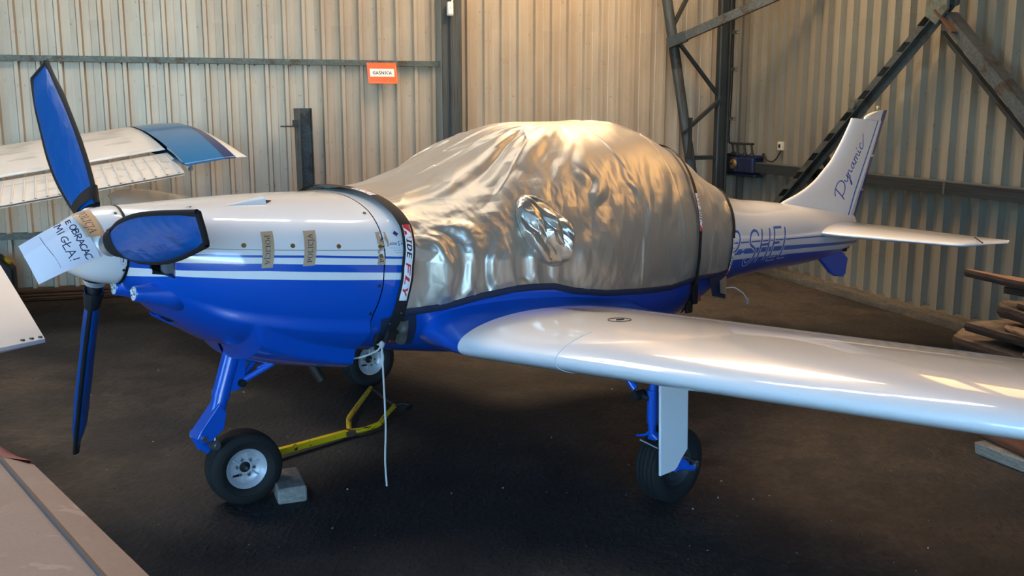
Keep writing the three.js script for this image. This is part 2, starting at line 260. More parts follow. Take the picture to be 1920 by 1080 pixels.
// ------------------------------------------------------------------ steel and fittings in the corner and on the right wall
{
  const t = thing('lattice_column', 'lattice column of grey steel pipes and braces standing in the hangar corner', 'column', HG, [-0.47, 0, 0.3]);
  part('leaning_pipe', rod([-0.53, 0, 0.3], [-1.42, 4.58, 0.3], 0.052), mSteel, t);
  part('weld_patch', rod([-0.93, 2.06, 0.3], [-0.985, 2.34, 0.3], 0.0535), mSteelDark, t);
  part('gusset', box(0.014, 0.42, 0.11, -0.80, 1.36, 0.36, 0.002), mSteelDark, t);
  const c = t;
  part('upright', box(0.11, 4.58, 0.09, -0.42, 2.29, 0.3, 0.025), mSteelDark, c);
  part('edge_strip', box(0.02, 4.58, 0.03, -0.365, 2.29, 0.35, 0.006), mSteelDark, c);
  const b1 = t;
  part('brace', rod([-0.91, 2.30, 0.31], [-0.42, 1.752, 0.31], 0.022), mSteelDark, b1); part('end_plate', box(0.07, 0.07, 0.012, -0.415, 1.745, 0.345, 0.002), mSteelDark, b1);
  const b2 = t;
  part('brace', bar([-0.405, 1.785, 0.33], [-0.86, 1.41, 0.33], rectS(0.03, 0.052), [0, 0, 1]), mSteelDark, b2);
  const b3 = t;
  part('brace', bar([-1.03, 2.40, 0.31], [-0.66, 3.1, 0.31], rectS(0.03, 0.055), [0, 0, 1]), mSteelDark, b3);
  const b4 = t;
  part('brace', bar([-1.02, 2.318, 0.37], [-0.10, 2.86, 1.62], rectS(0.05, 0.085), [0, 1, 0]), mSteel, b4); part('end_clamp', bar([-1.06, 2.30, 0.355], [-0.93, 2.366, 0.48], rectS(0.07, 0.1), [0, 1, 0]), mSteelDark, b4);
  const lk = t;
  part('cross_bar', bar([-0.74, 1.14, 0.29], [-0.475, 1.14, 0.29], chanS(0.085, 0.04, 0.006), [0, 1, 0]), mSteelDark, lk);
  const rl = thing('steel_rail', 'steel rail along the right wall with a top tinted pale as if lit from above, passing behind the tail fin', 'rail', HG, [-0.06, 1.05, 3]);
  part('rail_bar', box(0.01, 0.095, 10.9, -0.178, 1.066, 5.5, 0.002), mSteelDark, rl); part('rail_flange', box(0.075, 0.008, 10.9, -0.14, 1.022, 5.5, 0.002), mSteelDark, rl);
  part('rail_top', box(0.085, 0.008, 10.9, -0.141, 1.117, 5.5, 0.002), std({ map: tSteel, color: 0xffffff, roughness: 0.35, metalness: 0.5 }), rl, 'top of the rail tinted pale as if lit from above');  // whiter tint puts the light from above into the top's colour
  part('joint', box(0.012, 0.1, 0.02, -0.181, 1.07, 3.35, 0.002), mSteelRail, rl);

  const ca = thing('cable_bundle', 'bundle of three dark cables clipped up the side of the lattice column', 'cable', HG, [-0.31, 1.3, 0.27]);
  for (let i = 0; i < 3; i++) part('cable', tube([[-0.34 + 0.02 * i, 4.5, 0.29], [-0.342 + 0.02 * i, 2.6, 0.30], [-0.335 + 0.022 * i, 1.9, 0.29], [-0.345 + 0.02 * i, 1.4, 0.29], [-0.34 + 0.02 * i, 1.31, 0.3]], 0.008, 40, 8), mBlack, ca);
  for (const y of [2.43, 2.06, 1.56]) { const k = part('clip', merge([box(0.085, 0.022, 0.012, -0.315, y, 0.305), box(0.085, 0.008, 0.02, -0.29, y + 0.012, 0.31), box(0.085, 0.008, 0.02, -0.29, y - 0.016, 0.31)]), mSteelRail, ca); }

  const sw = thing('switch_gear', 'dark blue and rust-stained electrical switch box with conduits on the right wall rail', 'switch box', HG, [-0.15, 0.98, 0.33]);
  const tSw = texture(256, (x, y) => { const r = sst(0.46, 0.6, fbm(x * 8, y * 8, 5, 8, 81)); return mix3([0.06, 0.14, 0.30], [0.15, 0.11, 0.11], r); });
  const mSw = std({ map: tSw, roughness: 0.6, metalness: 0.2 });
  part('housing', box(0.16, 0.17, 0.34, -0.15, 1.08, 0.14, 0.03), mSw, sw); part('housing', box(0.14, 0.16, 0.3, -0.15, 1.085, 0.48, 0.02), mSw, sw);
  part('lid', box(0.1, 0.03, 0.66, -0.15, 1.175, 0.33, 0.008), mSw, sw); part('foot', box(0.1, 0.03, 0.6, -0.14, 0.98, 0.33, 0.01), mSw, sw);
  for (const z of [0.07, 0.28]) { const k = part('knob', (() => { const g = new THREE.CylinderGeometry(0.048, 0.055, 0.025, 20); g.rotateZ(Math.PI / 2); g.translate(-0.24, 1.09, z); return g; })(), mBrass, sw); part('knob_pin', (() => { const g = new THREE.CylinderGeometry(0.012, 0.014, 0.05, 12); g.rotateZ(Math.PI / 2); g.translate(-0.265, 1.09, z); return g; })(), mBlack, k); }
  for (let i = 0; i < 4; i++) part('cooling_rib', box(0.012, 0.13, 0.014, -0.222, 1.085, 0.39 + i * 0.06, 0.002), mSw, sw);
  part('conduit', tube([[-0.30, 1.31, 0.30], [-0.25, 1.302, 0.30], [-0.22, 1.302, 0.30], [-0.22, 1.306, 0.64]], 0.012, 40, 10), mSteelDark, sw);
  for (const z of [0.22, 0.31, 0.46, 0.6]) part('conduit_drop', merge([rod([-0.22, 1.306, z], [-0.2, 1.18, z], 0.011), rod([-0.21, 1.215, z], [-0.205, 1.185, z], 0.02)]), mSteelDark, sw);

  const so = thing('wall_socket', 'small off-white socket on the right wall above the rail with a hanging lead', 'socket', HG, [-0.05, 1.29, 0.9]);
  part('plate', box(0.03, 0.085, 0.085, -0.065, 1.295, 0.9, 0.006), std({ color: 0xb9b6a4, roughness: 0.6 }), so);
  part('rocker', box(0.012, 0.035, 0.025, -0.084, 1.295, 0.9, 0.003), mBlack, so);
  part('lead', tube([[-0.075, 1.25, 0.92], [-0.085, 1.17, 0.86], [-0.09, 1.135, 0.79], [-0.09, 1.15, 0.69], [-0.085, 1.21, 0.62], [-0.08, 1.16, 0.58], [-0.085, 1.145, 0.56]], 0.007, 50, 8), mBlack, so);

  const k1 = thing('wall_brace', 'inverted V of two steel diagonal braces meeting at a gusset before the right wall', 'brace', HG, [-0.3, 0, 3.3]);
  const A = [-0.3, 0.02, 0.33], B = [-0.3, 2.50, 3.42], dn = V(0, B[1] - A[1], B[2] - A[2]).normalize(), nn = V(0, dn.z, -dn.y);
  for (const s of [-1, 1]) { const o = nn.clone().multiplyScalar(s * 0.055); part('angle_iron', bar([A[0], A[1] + o.y, A[2] + o.z], [B[0], B[1] + o.y, B[2] + o.z], angleS(0.055, s * 0.055, s > 0 ? 0.007 : -0.007), [1, 0, 0]), mSteel, k1); }
  for (let i = 0; i < 13; i++) { const q = 0.06 + i * 0.072, c0 = [lerp(A[0], B[0], q), lerp(A[1], B[1], q), lerp(A[2], B[2], q)]; part('batten', bar([c0[0] - 0.008, c0[1] - dn.y * 0.055, c0[2] - dn.z * 0.055], [c0[0] - 0.008, c0[1] + dn.y * 0.055, c0[2] + dn.z * 0.055], rectS(0.006, 0.11), [1, 0, 0]), i % 4 ? mSteel : mSteelDark, k1); }
  part('round_cap', (() => { const g = new THREE.CylinderGeometry(0.04, 0.045, 0.03, 20); g.rotateZ(Math.PI / 2); g.translate(-0.36, 1.70, 2.42); return g; })(), mSteelRail, k1);
  const k2 = k1;
  part('diagonal_tube', bar([-0.3, 2.32, 3.40], [-0.3, 0.0, 6.15], rectS(0.09, 0.105), [1, 0, 0]), mSteel, k2); part('angle_iron', bar([-0.28, 2.22, 3.36], [-0.28, -0.02, 6.02], angleS(0.05, -0.05, -0.007), [1, 0, 0]), mSteelDark, k2);
  part('bolted_tab', bar([-0.37, 2.37, 3.36], [-0.37, 2.2, 3.56], rectS(0.012, 0.07), [1, 0, 0]), mRust, k2);
  const gp = k1;
  part('gusset_plate', plate([[-0.10, -0.06], [0.02, -0.13], [0.12, -0.03], [0.11, 0.20], [-0.08, 0.24]], 0.02, (x, y, z) => [-0.385 + z, 2.40 + y, 3.35 + x], 0.003), mSteelRail, gp);
  part('packing', box(0.13, 0.20, 0.12, -0.30, 2.50, 3.38, 0.02), mSteel, gp);
  part('hanger', box(0.1, 2.1, 0.1, -0.3, 3.55, 3.34, 0.01), mSteelDark, gp);
  const hc = thing('hose_coil', 'coil of dark hose hanging on the right wall rail beside the tail fin', 'hose', HG, [-0.16, 0.9, 1.78]);
  for (let i = 0; i < 4; i++) part('hose_turn', (() => { const g = new THREE.TorusGeometry(0.155 - 0.012 * i, 0.014, 10, 48); g.scale(0.75, 1, 1); g.rotateY(Math.PI / 2 + 0.1 * i); g.translate(-0.17 - 0.022 * i, 1.1 - 0.006 * i, 1.78 + 0.008 * i); return g; })(), mBlack, hc);
  part('hook', box(0.09, 0.02, 0.03, -0.175, 1.255, 1.78, 0.004), mSteelRail, hc);

  const se = thing('motion_sensor', 'white motion sensor on the steel column with a white lead', 'sensor', HG, [-3.25, 2.5, 0.2]);
  part('housing', box(0.058, 0.13, 0.05, -3.256, 2.585, 0.205, 0.014), std({ color: 0xe6e8e8, roughness: 0.4 }), se);
  part('lens', box(0.045, 0.05, 0.012, -3.256, 2.56, 0.23, 0.006), std({ color: 0xf3f5f5, roughness: 0.3 }), se); part('lead', tube([[-3.24, 2.64, 0.2], [-3.22, 2.69, 0.2], [-3.18, 2.75, 0.19], [-3.16, 3.3, 0.19]], 0.009, 24, 8), std({ color: 0xdfe1e1, roughness: 0.5 }), se);
  part('led', box(0.012, 0.004, 0.004, -3.258, 2.59, 0.231, 0), mBlack, se);

  const si = thing('wall_sign', 'orange sign with a white strip of black lettering hung on the back wall rail', 'sign', HG, [-3.9, 1.89, 0.12]);
  const tSign = canvasTex(512, 384, (x, w, h) => {
    x.fillStyle = '#f06a35'; x.fillRect(0, 0, w, h); x.fillStyle = '#f4f2f0'; x.fillRect(40, 112, w - 90, 146); x.fillStyle = '#23242a'; x.font = 'bold 76px sans-serif'; x.textAlign = 'center'; x.textBaseline = 'middle'; x.fillText('GAŚNICA', w / 2 - 6, 188, 360);
    x.strokeStyle = '#f7c9ae'; x.lineWidth = 3; for (const [a, b, c, d] of [[20, 6, 26, 40], [370, 0, 366, 50], [10, 250, 16, 330], [30, 366, 480, 372], [330, 330, 334, 350], [488, 60, 492, 340]]) { x.beginPath(); x.moveTo(a, b); x.lineTo(c, d); x.stroke(); }
  });
  const card = grid(12, 9, (s, q) => { const X = lerp(-4.045, -3.765, s) + 0.012 * (1 - q) , bow = 0.012 * Math.sin(s * Math.PI); return [X, lerp(1.893, 2.085, q), 0.125 + bow * 0.5 + 0.02 * (1 - q), s, q]; }, { flip: false });
  part('card', card, phys({ map: tSign, roughness: 0.45, clearcoat: 0.5, clearcoatRoughness: 0.2, side: THREE.DoubleSide }), si);
  part('backing', grid(12, 9, (s, q) => { const X = lerp(-4.045, -3.765, s) + 0.012 * (1 - q), bow = 0.012 * Math.sin(s * Math.PI); return [X, lerp(1.893, 2.085, q), 0.121 + bow * 0.5 + 0.02 * (1 - q), s, q]; }, { flip: true }), std({ color: 0xf0ece6, roughness: 0.6, side: THREE.DoubleSide }), si);
}
// ------------------------------------------------------------------ planks, blocks, tow bar, jerrycan
const tWood = (seed, a, b) => texture(256, (x, y) => { const g = fbm(x * 3, y * 46, 4, 0, seed), k = fbm(x * 40, y * 90, 2, 0, seed + 4), d = sst(0.6, 0.75, fbm(x * 7, y * 7, 3, 0, seed + 8)); const c = mix3(mix3(a, b, g), [0.13, 0.1, 0.08], d * 0.4); return [c[0] * (0.8 + 0.35 * k), c[1] * (0.8 + 0.35 * k), c[2] * (0.8 + 0.35 * k)]; });
const mWoods = [[140, [0.42, 0.34, 0.26], [0.58, 0.49, 0.38]], [150, [0.40, 0.34, 0.27], [0.55, 0.47, 0.38]], [160, [0.52, 0.38, 0.27], [0.70, 0.54, 0.40]], [165, [0.36, 0.2, 0.13], [0.52, 0.32, 0.21]]].map(([s, a, b]) => std({ map: tWood(s, a, b), roughness: 0.85 }));
const mBark = std({ map: tWood(170, [0.12, 0.09, 0.07], [0.36, 0.24, 0.16]), bumpMap: tConc, bumpScale: 0.01, roughness: 1 });
{
  // name, label, [a of near edge, height of underside, b of near end], length, width, thickness, turn, tilt, wood, taper
  const P = [
    ['reddish squared timber lying on the pale stone at the foot of the plank pile', [-1.97, 0.066, 5.74], 2.4, 0.16, 0.06, -2, 0, 3, 0],
    ['lowest visible pale plank whose tip just shows above the white wing', [-1.93, 0.40, 5.46], 2.6, 0.3, 0.04, 2, 0, 0, 0.2],
    ['broad plank with a ragged bark edge, second lowest above the white wing', [-1.90, 0.45, 5.34], 2.6, 0.42, 0.055, -1, 0, 1, 0.06],
    ['wide smooth-topped plank with a square end in the middle of the pile', [-1.92, 0.555, 5.58], 2.6, 0.4, 0.045, 1, 0, 1, 0],
    ['short plank with thick dark bark on its edge, upper middle of the pile', [-1.86, 0.655, 5.62], 2.4, 0.3, 0.055, -4, 0, 1, 0.05],
    ['narrow pointed slab second from the top of the pile', [-1.85, 0.76, 5.69], 2.2, 0.16, 0.035, 3, 0, 2, 0.5],
    ['topmost slab sticking out furthest, tilted with a torn tip', [-1.88, 0.80, 5.40], 2.4, 0.2, 0.04, -3, 1.3, 2, 0.5],
    ['small offcut with a pointed end lying on the wide smooth-topped plank', [-1.97, 0.612, 5.86], 1.0, 0.1, 0.035, -3, 0, 2, 0.6],
    ['small offcut with a pointed end lying on the ragged bark-edged plank', [-1.97, 0.508, 5.98], 1.0, 0.08, 0.03, -2, 0, 2, 0.4],
    ['thin strip of wood under the bark-edged plank near the pile top', [-1.90, 0.712, 5.84], 1.2, 0.1, 0.03, 2, 0, 2, 0.4],
  ];
  P.forEach(([label, [a, h, b], L, W, T, turn, tilt, wood, taper], i) => {
    const t = thing('wooden_plank', label, 'plank', HG, [a + W / 2, h, b + L / 2]);
    const n = 40, rag = 0.012 + 0.01 * (i % 3), prof = (s, side) => { const x = s * L, wv = rag * (fbm(x * 6, side * 7 + i * 3, 3) - 0.5) * 2 + 0.006 * (noise2(x * 40, side + i) - 0.5), tp = taper ? Math.min(1, s / taper * 0.9 + 0.12) : 1; return (side ? W - (W * 0.5) * (1 - tp) : W * 0.5 * (1 - tp)) + wv; };
    const T2 = R(turn), tl = R(tilt);
    const put = (x, y, z) => { const X = x * Math.cos(T2) + z * Math.sin(T2), Z = -x * Math.sin(T2) + z * Math.cos(T2); return [a + X, h + y + Z * Math.tan(tl), b + Z]; };
    const top = grid(n, 6, (s, q) => { const x = lerp(prof(s, 0), prof(s, 1), q); return [...put(x, T + 0.003 * (fbm(s * 30, q * 4 + i, 2) - 0.5), s * L), s * 2, q * 0.5]; }, { flip: false });
    const bot = grid(n, 2, (s, q) => { const x = lerp(prof(s, 0) + 0.01, prof(s, 1) - 0.01, q); return [...put(x, 0, s * L), s * 2, q * 0.5]; }, { flip: true });
    const edge = (sd) => grid(n, 4, (s, q) => { const x0 = prof(s, sd), o = (sd ? -1 : 1) * (0.012 * (1 - q) - 0.012 * Math.sin(q * Math.PI) * (0.5 + fbm(s * 40, q * 5 + i * 2 + sd, 3))); return [...put(q > 0.99 ? x0 : x0 + o, q * T, s * L), s * 3, q * 0.3]; }, { flip: !sd });
    const end = (s) => grid(6, 2, (q, v) => { const x = lerp(prof(s, 0), prof(s, 1), q); return [...put(x, v * T, s * L + (s ? 0 : -0.006 * noise2(q * 9, v * 3 + i))), q * 0.3, v * 0.1]; }, { flip: s > 0 });
    part('plank_body', merge([top, bot, end(0), end(1)]), mWoods[wood], t); part('bark_edge', edge(0), i === 0 || i === 7 || i === 8 ? mWoods[wood] : mBark, t); part('bark_edge', edge(1), mBark, t);
  });
  // spacers that carry the pile, hidden behind the planks' ends
  for (let i = 0; i < 3; i++) { const b = 6.5 + i * 0.6, t = thing('pile_spacer', ['spacer post of the plank pile nearest its ends', 'middle spacer post inside the plank pile', 'rear spacer post of the plank pile'][i], 'timber', HG, [-1.7, 0, b]); part('post', box(0.09, 0.79, 0.09, -1.7, 0.395, b, 0.004), mWoods[1], t); }
  const mCab = std({ color: 0x4c5054, roughness: 0.6, metalness: 0.2 });  // unseen cabinets added to keep door light off the lower right wall
  ['tall grey cabinet added out of view to block door light, against the right wall', 'tall grey cabinet added out of view to block door light, second from the right wall', 'tall grey cabinet added out of view to block door light, furthest from the right wall'].forEach((label, i) => {
    const x = -0.75 - 1.15 * i, cb = thing('blocker_cabinet', label, 'cabinet', HG, [x, 0, 10.8]);
    part('body', box(1.1, 2.1, 1.5, x, 1.08, 10.8, 0.01), mCab, cb); for (const sx of [-1, 1]) { const d = part('door', box(0.52, 1.95, 0.02, x + sx * 0.265, 1.1, 10.04, 0.006), mCab, cb); part('handle', box(0.02, 0.14, 0.03, x + sx * 0.05, 1.1, 10.015, 0.005), mMetal, d); }
    part('plinth', box(1.06, 0.05, 1.46, x, 0.025, 10.8, 0), mBlack, cb);
  });
  const st = thing('stone_block', 'pale rough stone slab on the floor under the reddish timber', 'stone', HG, [-1.88, 0, 5.95]);
  part('stone', (() => { const g = new RoundedBoxGeometry(0.22, 0.062, 0.42, 5, 0.012); const p = g.attributes.position; for (let i = 0; i < p.count; i++) { const x = p.getX(i), y = p.getY(i), z = p.getZ(i), k = 1 + 0.12 * (fbm(x * 14 + 3, z * 14 + y * 9, 3) - 0.5); p.setXYZ(i, x * k + 0.02 * (noise2(z * 12, y * 20) - 0.5), y, z * k); } g.computeVertexNormals(); g.rotateY(0.12); g.translate(-1.90, 0.031, 6.02); return g; })(), mBlock, st);

  const bk = thing('wheel_chock', 'grey concrete block wedged behind the nose wheel as a chock', 'block', WORLD, [-1.0, 0, -4.2]);
  part('block', (() => { const g = new RoundedBoxGeometry(0.125, 0.072, 0.25, 4, 0.01); const p = g.attributes.position; for (let i = 0; i < p.count; i++) p.setX(i, p.getX(i) + 0.004 * (fbm(p.getZ(i) * 20, p.getY(i) * 20, 3) - 0.5)); g.computeVertexNormals(); g.rotateY(R(22)); g.translate(-0.985, 0.036, -4.125); return g; })(), mBlock, bk);

  const tb = thing('tow_bar', 'yellow steel tow bar with an open fork lying on the floor behind the nose wheel', 'tow bar', AC, [-0.6, 0, -0.45]);
  part('shaft', bar([-1.22, 0.045, -0.34], [-0.625, 0.03, -0.415], rectS(0.028, 0.03)), mYellow, tb);
  part('fork_arm', tube([[-0.60, 0.03, -0.43], [-0.56, 0.035, -0.50], [-0.49, 0.035, -0.61], [-0.35, 0.03, -0.76], [-0.07, 0.025, -1.05]], 0.014, 40, 12), mYellow, tb);
  part('fork_arm', tube([[-0.60, 0.03, -0.42], [-0.53, 0.03, -0.405], [-0.42, 0.03, -0.43], [-0.32, 0.03, -0.52], [-0.165, 0.025, -0.66]], 0.014, 40, 12), mYellow, tb);
  part('cross_rod', rod([-0.07, 0.025, -1.05], [-0.165, 0.025, -0.65], 0.008), mRust, tb); part('fork_hub', box(0.06, 0.035, 0.05, -0.61, 0.025, -0.42, 0.008), mRust, tb);
  part('lock_hook', tube([[-0.165, 0.03, -0.65], [-0.13, 0.04, -0.62], [-0.11, 0.03, -0.58], [-0.14, 0.02, -0.57]], 0.012, 20, 8), mBlack, tb);

  const jc = thing('jerrycan', 'dark plastic jerrycan with a yellow cap by the back wall at the left', 'jerrycan', HG, [-7.32, 0, 0.42]);
  part('body', (() => { const s = new THREE.Shape([[-0.17, 0], [0.17, 0], [0.17, 0.30], [0.08, 0.40], [-0.17, 0.40]].map((p) => new THREE.Vector2(...p))); const g = new THREE.ExtrudeGeometry(s, { depth: 0.14, bevelEnabled: true, bevelSize: 0.025, bevelThickness: 0.025, bevelSegments: 4 }); g.translate(-7.32, 0.025, 0.35); return g; })(), std({ color: 0x17191a, roughness: 0.55 }), jc);
  part('cap', (() => { const g = new THREE.CylinderGeometry(0.04, 0.04, 0.045, 20); g.rotateZ(-0.75); g.translate(-7.175, 0.40, 0.43); return g; })(), std({ color: 0xd8a514, roughness: 0.5 }), jc); part('handle', tube([[-7.46, 0.43, 0.42], [-7.44, 0.48, 0.42], [-7.32, 0.48, 0.42], [-7.29, 0.43, 0.42]], 0.016, 24, 10), std({ color: 0x17191a, roughness: 0.55 }), jc);
  // small stones and scraps trodden into the floor
  const peb = new THREE.InstancedMesh((() => { const g = new THREE.IcosahedronGeometry(1, 0); return g; })(), std({ color: 0xffffff, roughness: 0.9 }), 1500);
  const mm = new THREE.Matrix4(), qq = new THREE.Quaternion(), cc = new THREE.Color(), r2 = mulberry(31);
  for (let i = 0; i < 1500; i++) { const z = -2.2 - 6.5 * Math.pow(r2(), 1.3), x = (r2() - 0.5) * 1.15 * -z, s = 0.0015 + 0.004 * Math.pow(r2(), 3); qq.setFromEuler(new THREE.Euler(r2() * 6, r2() * 6, r2() * 6)); mm.compose(V(x, s * 0.3, z), qq, V(s, s * 0.7, s * (0.8 + r2()))); peb.setMatrixAt(i, mm); const k = r2(); peb.setColorAt(i, k > 0.86 ? cc.setRGB(0.35, 0.33, 0.3) : cc.setRGB(0.02 + 0.05 * k, 0.02 + 0.045 * k, 0.018 + 0.04 * k)); }
  peb.name = 'floor_grit'; peb.userData.kind = 'stuff'; peb.castShadow = peb.receiveShadow = true; scene.add(peb);
}
// ------------------------------------------------------------------ the aircraft: hull shape in its own frame (u aft, h up, w to its left wing)
const US = [-1.86, -1.75, -1.6, -1.4, -1.2, -0.94, -0.7, -0.4, 0, 0.4, 0.8, 1.2, 1.5, 1.75, 1.95, 2.3, 2.7, 3.1, 3.45];
const HW = [0.153, 0.25, 0.335, 0.41, 0.46, 0.50, 0.535, 0.57, 0.585, 0.575, 0.53, 0.455, 0.39, 0.335, 0.295, 0.235, 0.175, 0.115, 0.05];
const HM = [1.1575, 1.12, 1.09, 1.06, 1.04, 1.03, 1.02, 1.01, 1.0, 1.0, 0.98, 0.95, 0.92, 0.89, 0.87, 0.84, 0.81, 0.77, 0.74];
const HT = [1.3075, 1.308, 1.312, 1.316, 1.316, 1.312, 1.324, 1.41, 1.558, 1.584, 1.565, 1.424, 1.259, 1.158, 1.111, 1.07, 1.018, 0.958, 0.9];
const HB = [1.006, 0.888, 0.792, 0.722, 0.672, 0.622, 0.581, 0.527, 0.474, 0.44, 0.434, 0.478, 0.576, 0.608, 0.615, 0.617, 0.611, 0.631, 0.684];
const lin = (x, X, Y) => { if (x <= X[0]) return Y[0]; for (let i = 1; i < X.length; i++) if (x <= X[i]) return lerp(Y[i - 1], Y[i], (x - X[i - 1]) / (X[i] - X[i - 1])); return Y[Y.length - 1]; };
function herm(x, X, Y) {
  const n = X.length, sl = (i) => i === 0 ? (Y[1] - Y[0]) / (X[1] - X[0]) : i === n - 1 ? (Y[n - 1] - Y[n - 2]) / (X[n - 1] - X[n - 2]) : (() => { const h0 = X[i] - X[i - 1], h1 = X[i + 1] - X[i]; return ((Y[i + 1] - Y[i]) / h1 * h0 + (Y[i] - Y[i - 1]) / h0 * h1) / (h0 + h1); })();
  let i = 0; while (i < n - 2 && x > X[i + 1]) i++; const h = X[i + 1] - X[i], t = (x - X[i]) / h;
  return (2 * t ** 3 - 3 * t ** 2 + 1) * Y[i] + (t ** 3 - 2 * t ** 2 + t) * h * sl(i) + (-2 * t ** 3 + 3 * t ** 2) * Y[i + 1] + (t ** 3 - t ** 2) * h * sl(i + 1);
}
function sect(u) { return { w: herm(u, US, HW), m: herm(u, US, HM), t: herm(u, US, HT), b: herm(u, US, HB), nu: lin(u, [-1.86, -1.5, -0.9, -0.4], [2, 2.3, 2.4, 2.15].map((v, i) => v)) - (u > -0.4 ? Math.min(0.15, (u + 0.4) * 0.375) : 0), nl: lin(u, [-1.86, -1.5, -0.9, -0.4, 1, 2, 3.5], [2, 2.3, 2.7, 2.8, 2.5, 2.2, 2]) }; }
const spow = (x, e) => Math.sign(x) * Math.pow(Math.abs(x), e);
function hull0(u, th) { const S = sect(u), c = Math.cos(th), s = Math.sin(th), n = s >= 0 ? S.nu : S.nl; return [u, S.m + (s >= 0 ? S.t - S.m : S.m - S.b) * spow(s, 2 / n), S.w * spow(c, 2 / n)]; }
function hull(u, th, off = 0) {
  const p = hull0(u, th); if (!off) return p;
  const a = hull0(u + 0.004, th), b = hull0(u - 0.004, th), c = hull0(u, th + 0.01), d = hull0(u, th - 0.01);
  const n = V(c[0] - d[0], c[1] - d[1], c[2] - d[2]).cross(V(a[0] - b[0], a[1] - b[1], a[2] - b[2])).normalize(); const q = p[2] * n.z + (p[1] - sect(u).m) * n.y < 0 ? -1 : 1;
  return [p[0] + n.x * q * off, p[1] + n.y * q * off, p[2] + n.z * q * off];
}
function thOf(u, h) { const S = sect(u); if (h >= S.m) return Math.asin(clamp(Math.pow(clamp((h - S.m) / (S.t - S.m)), S.nu / 2))); return -Math.asin(clamp(Math.pow(clamp((S.m - h) / (S.m - S.b)), S.nl / 2))); }
const hullAt = (u, h, off = 0) => hull(u, thOf(u, h), off);
const gapU = (th) => { const t = th > Math.PI / 2 ? Math.PI - th : th < -Math.PI / 2 ? -Math.PI - th : th; return lin(t / R(1), [-60, -45, -22, -6, 7, 25, 49, 90], [-1.035, -1.03, -1.014, -0.984, -0.97, -0.964, -0.954, -0.95]); };
const TILT = 0.0745;
const hullUV = (u, h, half) => { const y = clamp((h + TILT * u - 0.38) / 0.95, 0.002, 0.998); return half == null ? [clamp((u + 1.88) / 0.94), y] : [(u + 1.05) / 4.52, half ? 0.5 * y : 0.5 + 0.5 * y]; };
const BLUE = '#0852bb', WHITE = '#eaebeb';
const STRIPE = { // heights along u
  thin: [[-1.86, -1.711, -1.241, -0.905, 1.506, 2.27, 2.936, 3.4], [1.143, 1.134, 1.101, 1.07, 0.903, 0.847, 0.805, 0.773]],
  t0: [[-1.86, -1.713, -1.442, -0.907, 1.513, 2.279, 2.948, 3.4], [1.116, 1.104, 1.088, 1.04, 0.865, 0.805, 0.752, 0.722]],
  t1: [[-1.86, -1.714, -1.443, -0.908, 1.525, 2.294, 2.959, 3.4], [1.086, 1.076, 1.06, 1.009, 0.831, 0.775, 0.732, 0.702]],
  low: [[-1.86, -1.737, -1.444, -0.908, 1.543, 2.318, 3.04, 3.4], [1.05, 1.054, 1.027, 0.979, 0.8, 0.743, 0.692, 0.668]],
};
function paintStripes(x, X, Y, u0, u1, thinFrom) {
  const band = (a, b) => { x.beginPath(); for (let i = 0; i <= 120; i++) { const u = lerp(u0, u1, i / 120); x.lineTo(X(u), Y(u, a(u))); } for (let i = 120; i >= 0; i--) { const u = lerp(u0, u1, i / 120); x.lineTo(X(u), Y(u, b(u))); } x.fill(); };
  x.fillStyle = BLUE; band((u) => lin(u, ...STRIPE.low), () => 0.2); band((u) => lin(u, ...STRIPE.t0), (u) => lin(u, ...STRIPE.t1));
  const keep = u0; u0 = Math.max(u0, thinFrom); band((u) => lin(u, ...STRIPE.thin) + 0.0042, (u) => lin(u, ...STRIPE.thin) - 0.0042); u0 = keep;
}
const tCowl = canvasTex(2048, 1024, (x, w, h) => {
  x.fillStyle = WHITE; x.fillRect(0, 0, w, h); const X = (u) => (u + 1.88) / 0.94 * w, Y = (u, q) => h * (1 - (q + TILT * u - 0.38) / 0.95);
  paintStripes(x, X, Y, -1.88, -0.94, -1.73);
  x.strokeStyle = '#9a9da2'; x.lineWidth = 3; x.beginPath(); for (let i = 0; i <= 40; i++) { const u = lerp(-1.75, -0.95, i / 40); x.lineTo(X(u), Y(u, lin(u, [-1.75, -1.56, -1.017, -0.95], [1.162, 1.148, 1.109, 1.104]))); } x.stroke();
  x.fillStyle = '#050505'; x.beginPath(); x.rect(X(-1.8025), Y(-1.77, 1.1705), X(-1.7395) - X(-1.8025), Y(-1.77, 1.0595) - Y(-1.77, 1.1705)); x.fill();  // near-black fill paints the shade inside the radiator opening
});
function strokePath(x, segs) { for (const s of segs) { x.beginPath(); x.moveTo(s[0][0], s[0][1]); for (let i = 1; i < s.length; i++) { const p = s[i]; if (p.length === 2) x.lineTo(p[0], p[1]); else if (p.length === 4) x.quadraticCurveTo(...p); else x.bezierCurveTo(...p); } x.stroke(); } }
const LETTERS = { // on a unit box, y up
  S: [[[0.95, 0.80], [0.9, 1.02, 0.15, 1.05, 0.12, 0.76], [0.1, 0.45, 0.9, 0.58, 0.9, 0.27], [0.88, -0.08, 0.05, -0.06, 0.03, 0.2]]],
  P: [[[0.1, 0], [0.1, 1], [0.5, 1], [1.05, 1, 1.05, 0.45, 0.5, 0.45], [0.1, 0.45]]],
  '-': [[[0.1, 0.42], [0.9, 0.42]]], H: [[[0.08, 0], [0.08, 1]], [[0.92, 0], [0.92, 1]], [[0.08, 0.52], [0.92, 0.52]]],
  E: [[[0.95, 0], [0.1, 0], [0.1, 1], [0.98, 1]], [[0.1, 0.52], [0.8, 0.52]]], L: [[[0.1, 1], [0.1, 0], [0.95, 0]]],
};
const REG = [['S', 1.20, 1.36], ['P', 1.40, 1.56], ['-', 1.595, 1.645], ['S', 1.675, 1.815], ['H', 1.85, 1.985], ['E', 2.03, 2.15], ['L', 2.185, 2.29]];
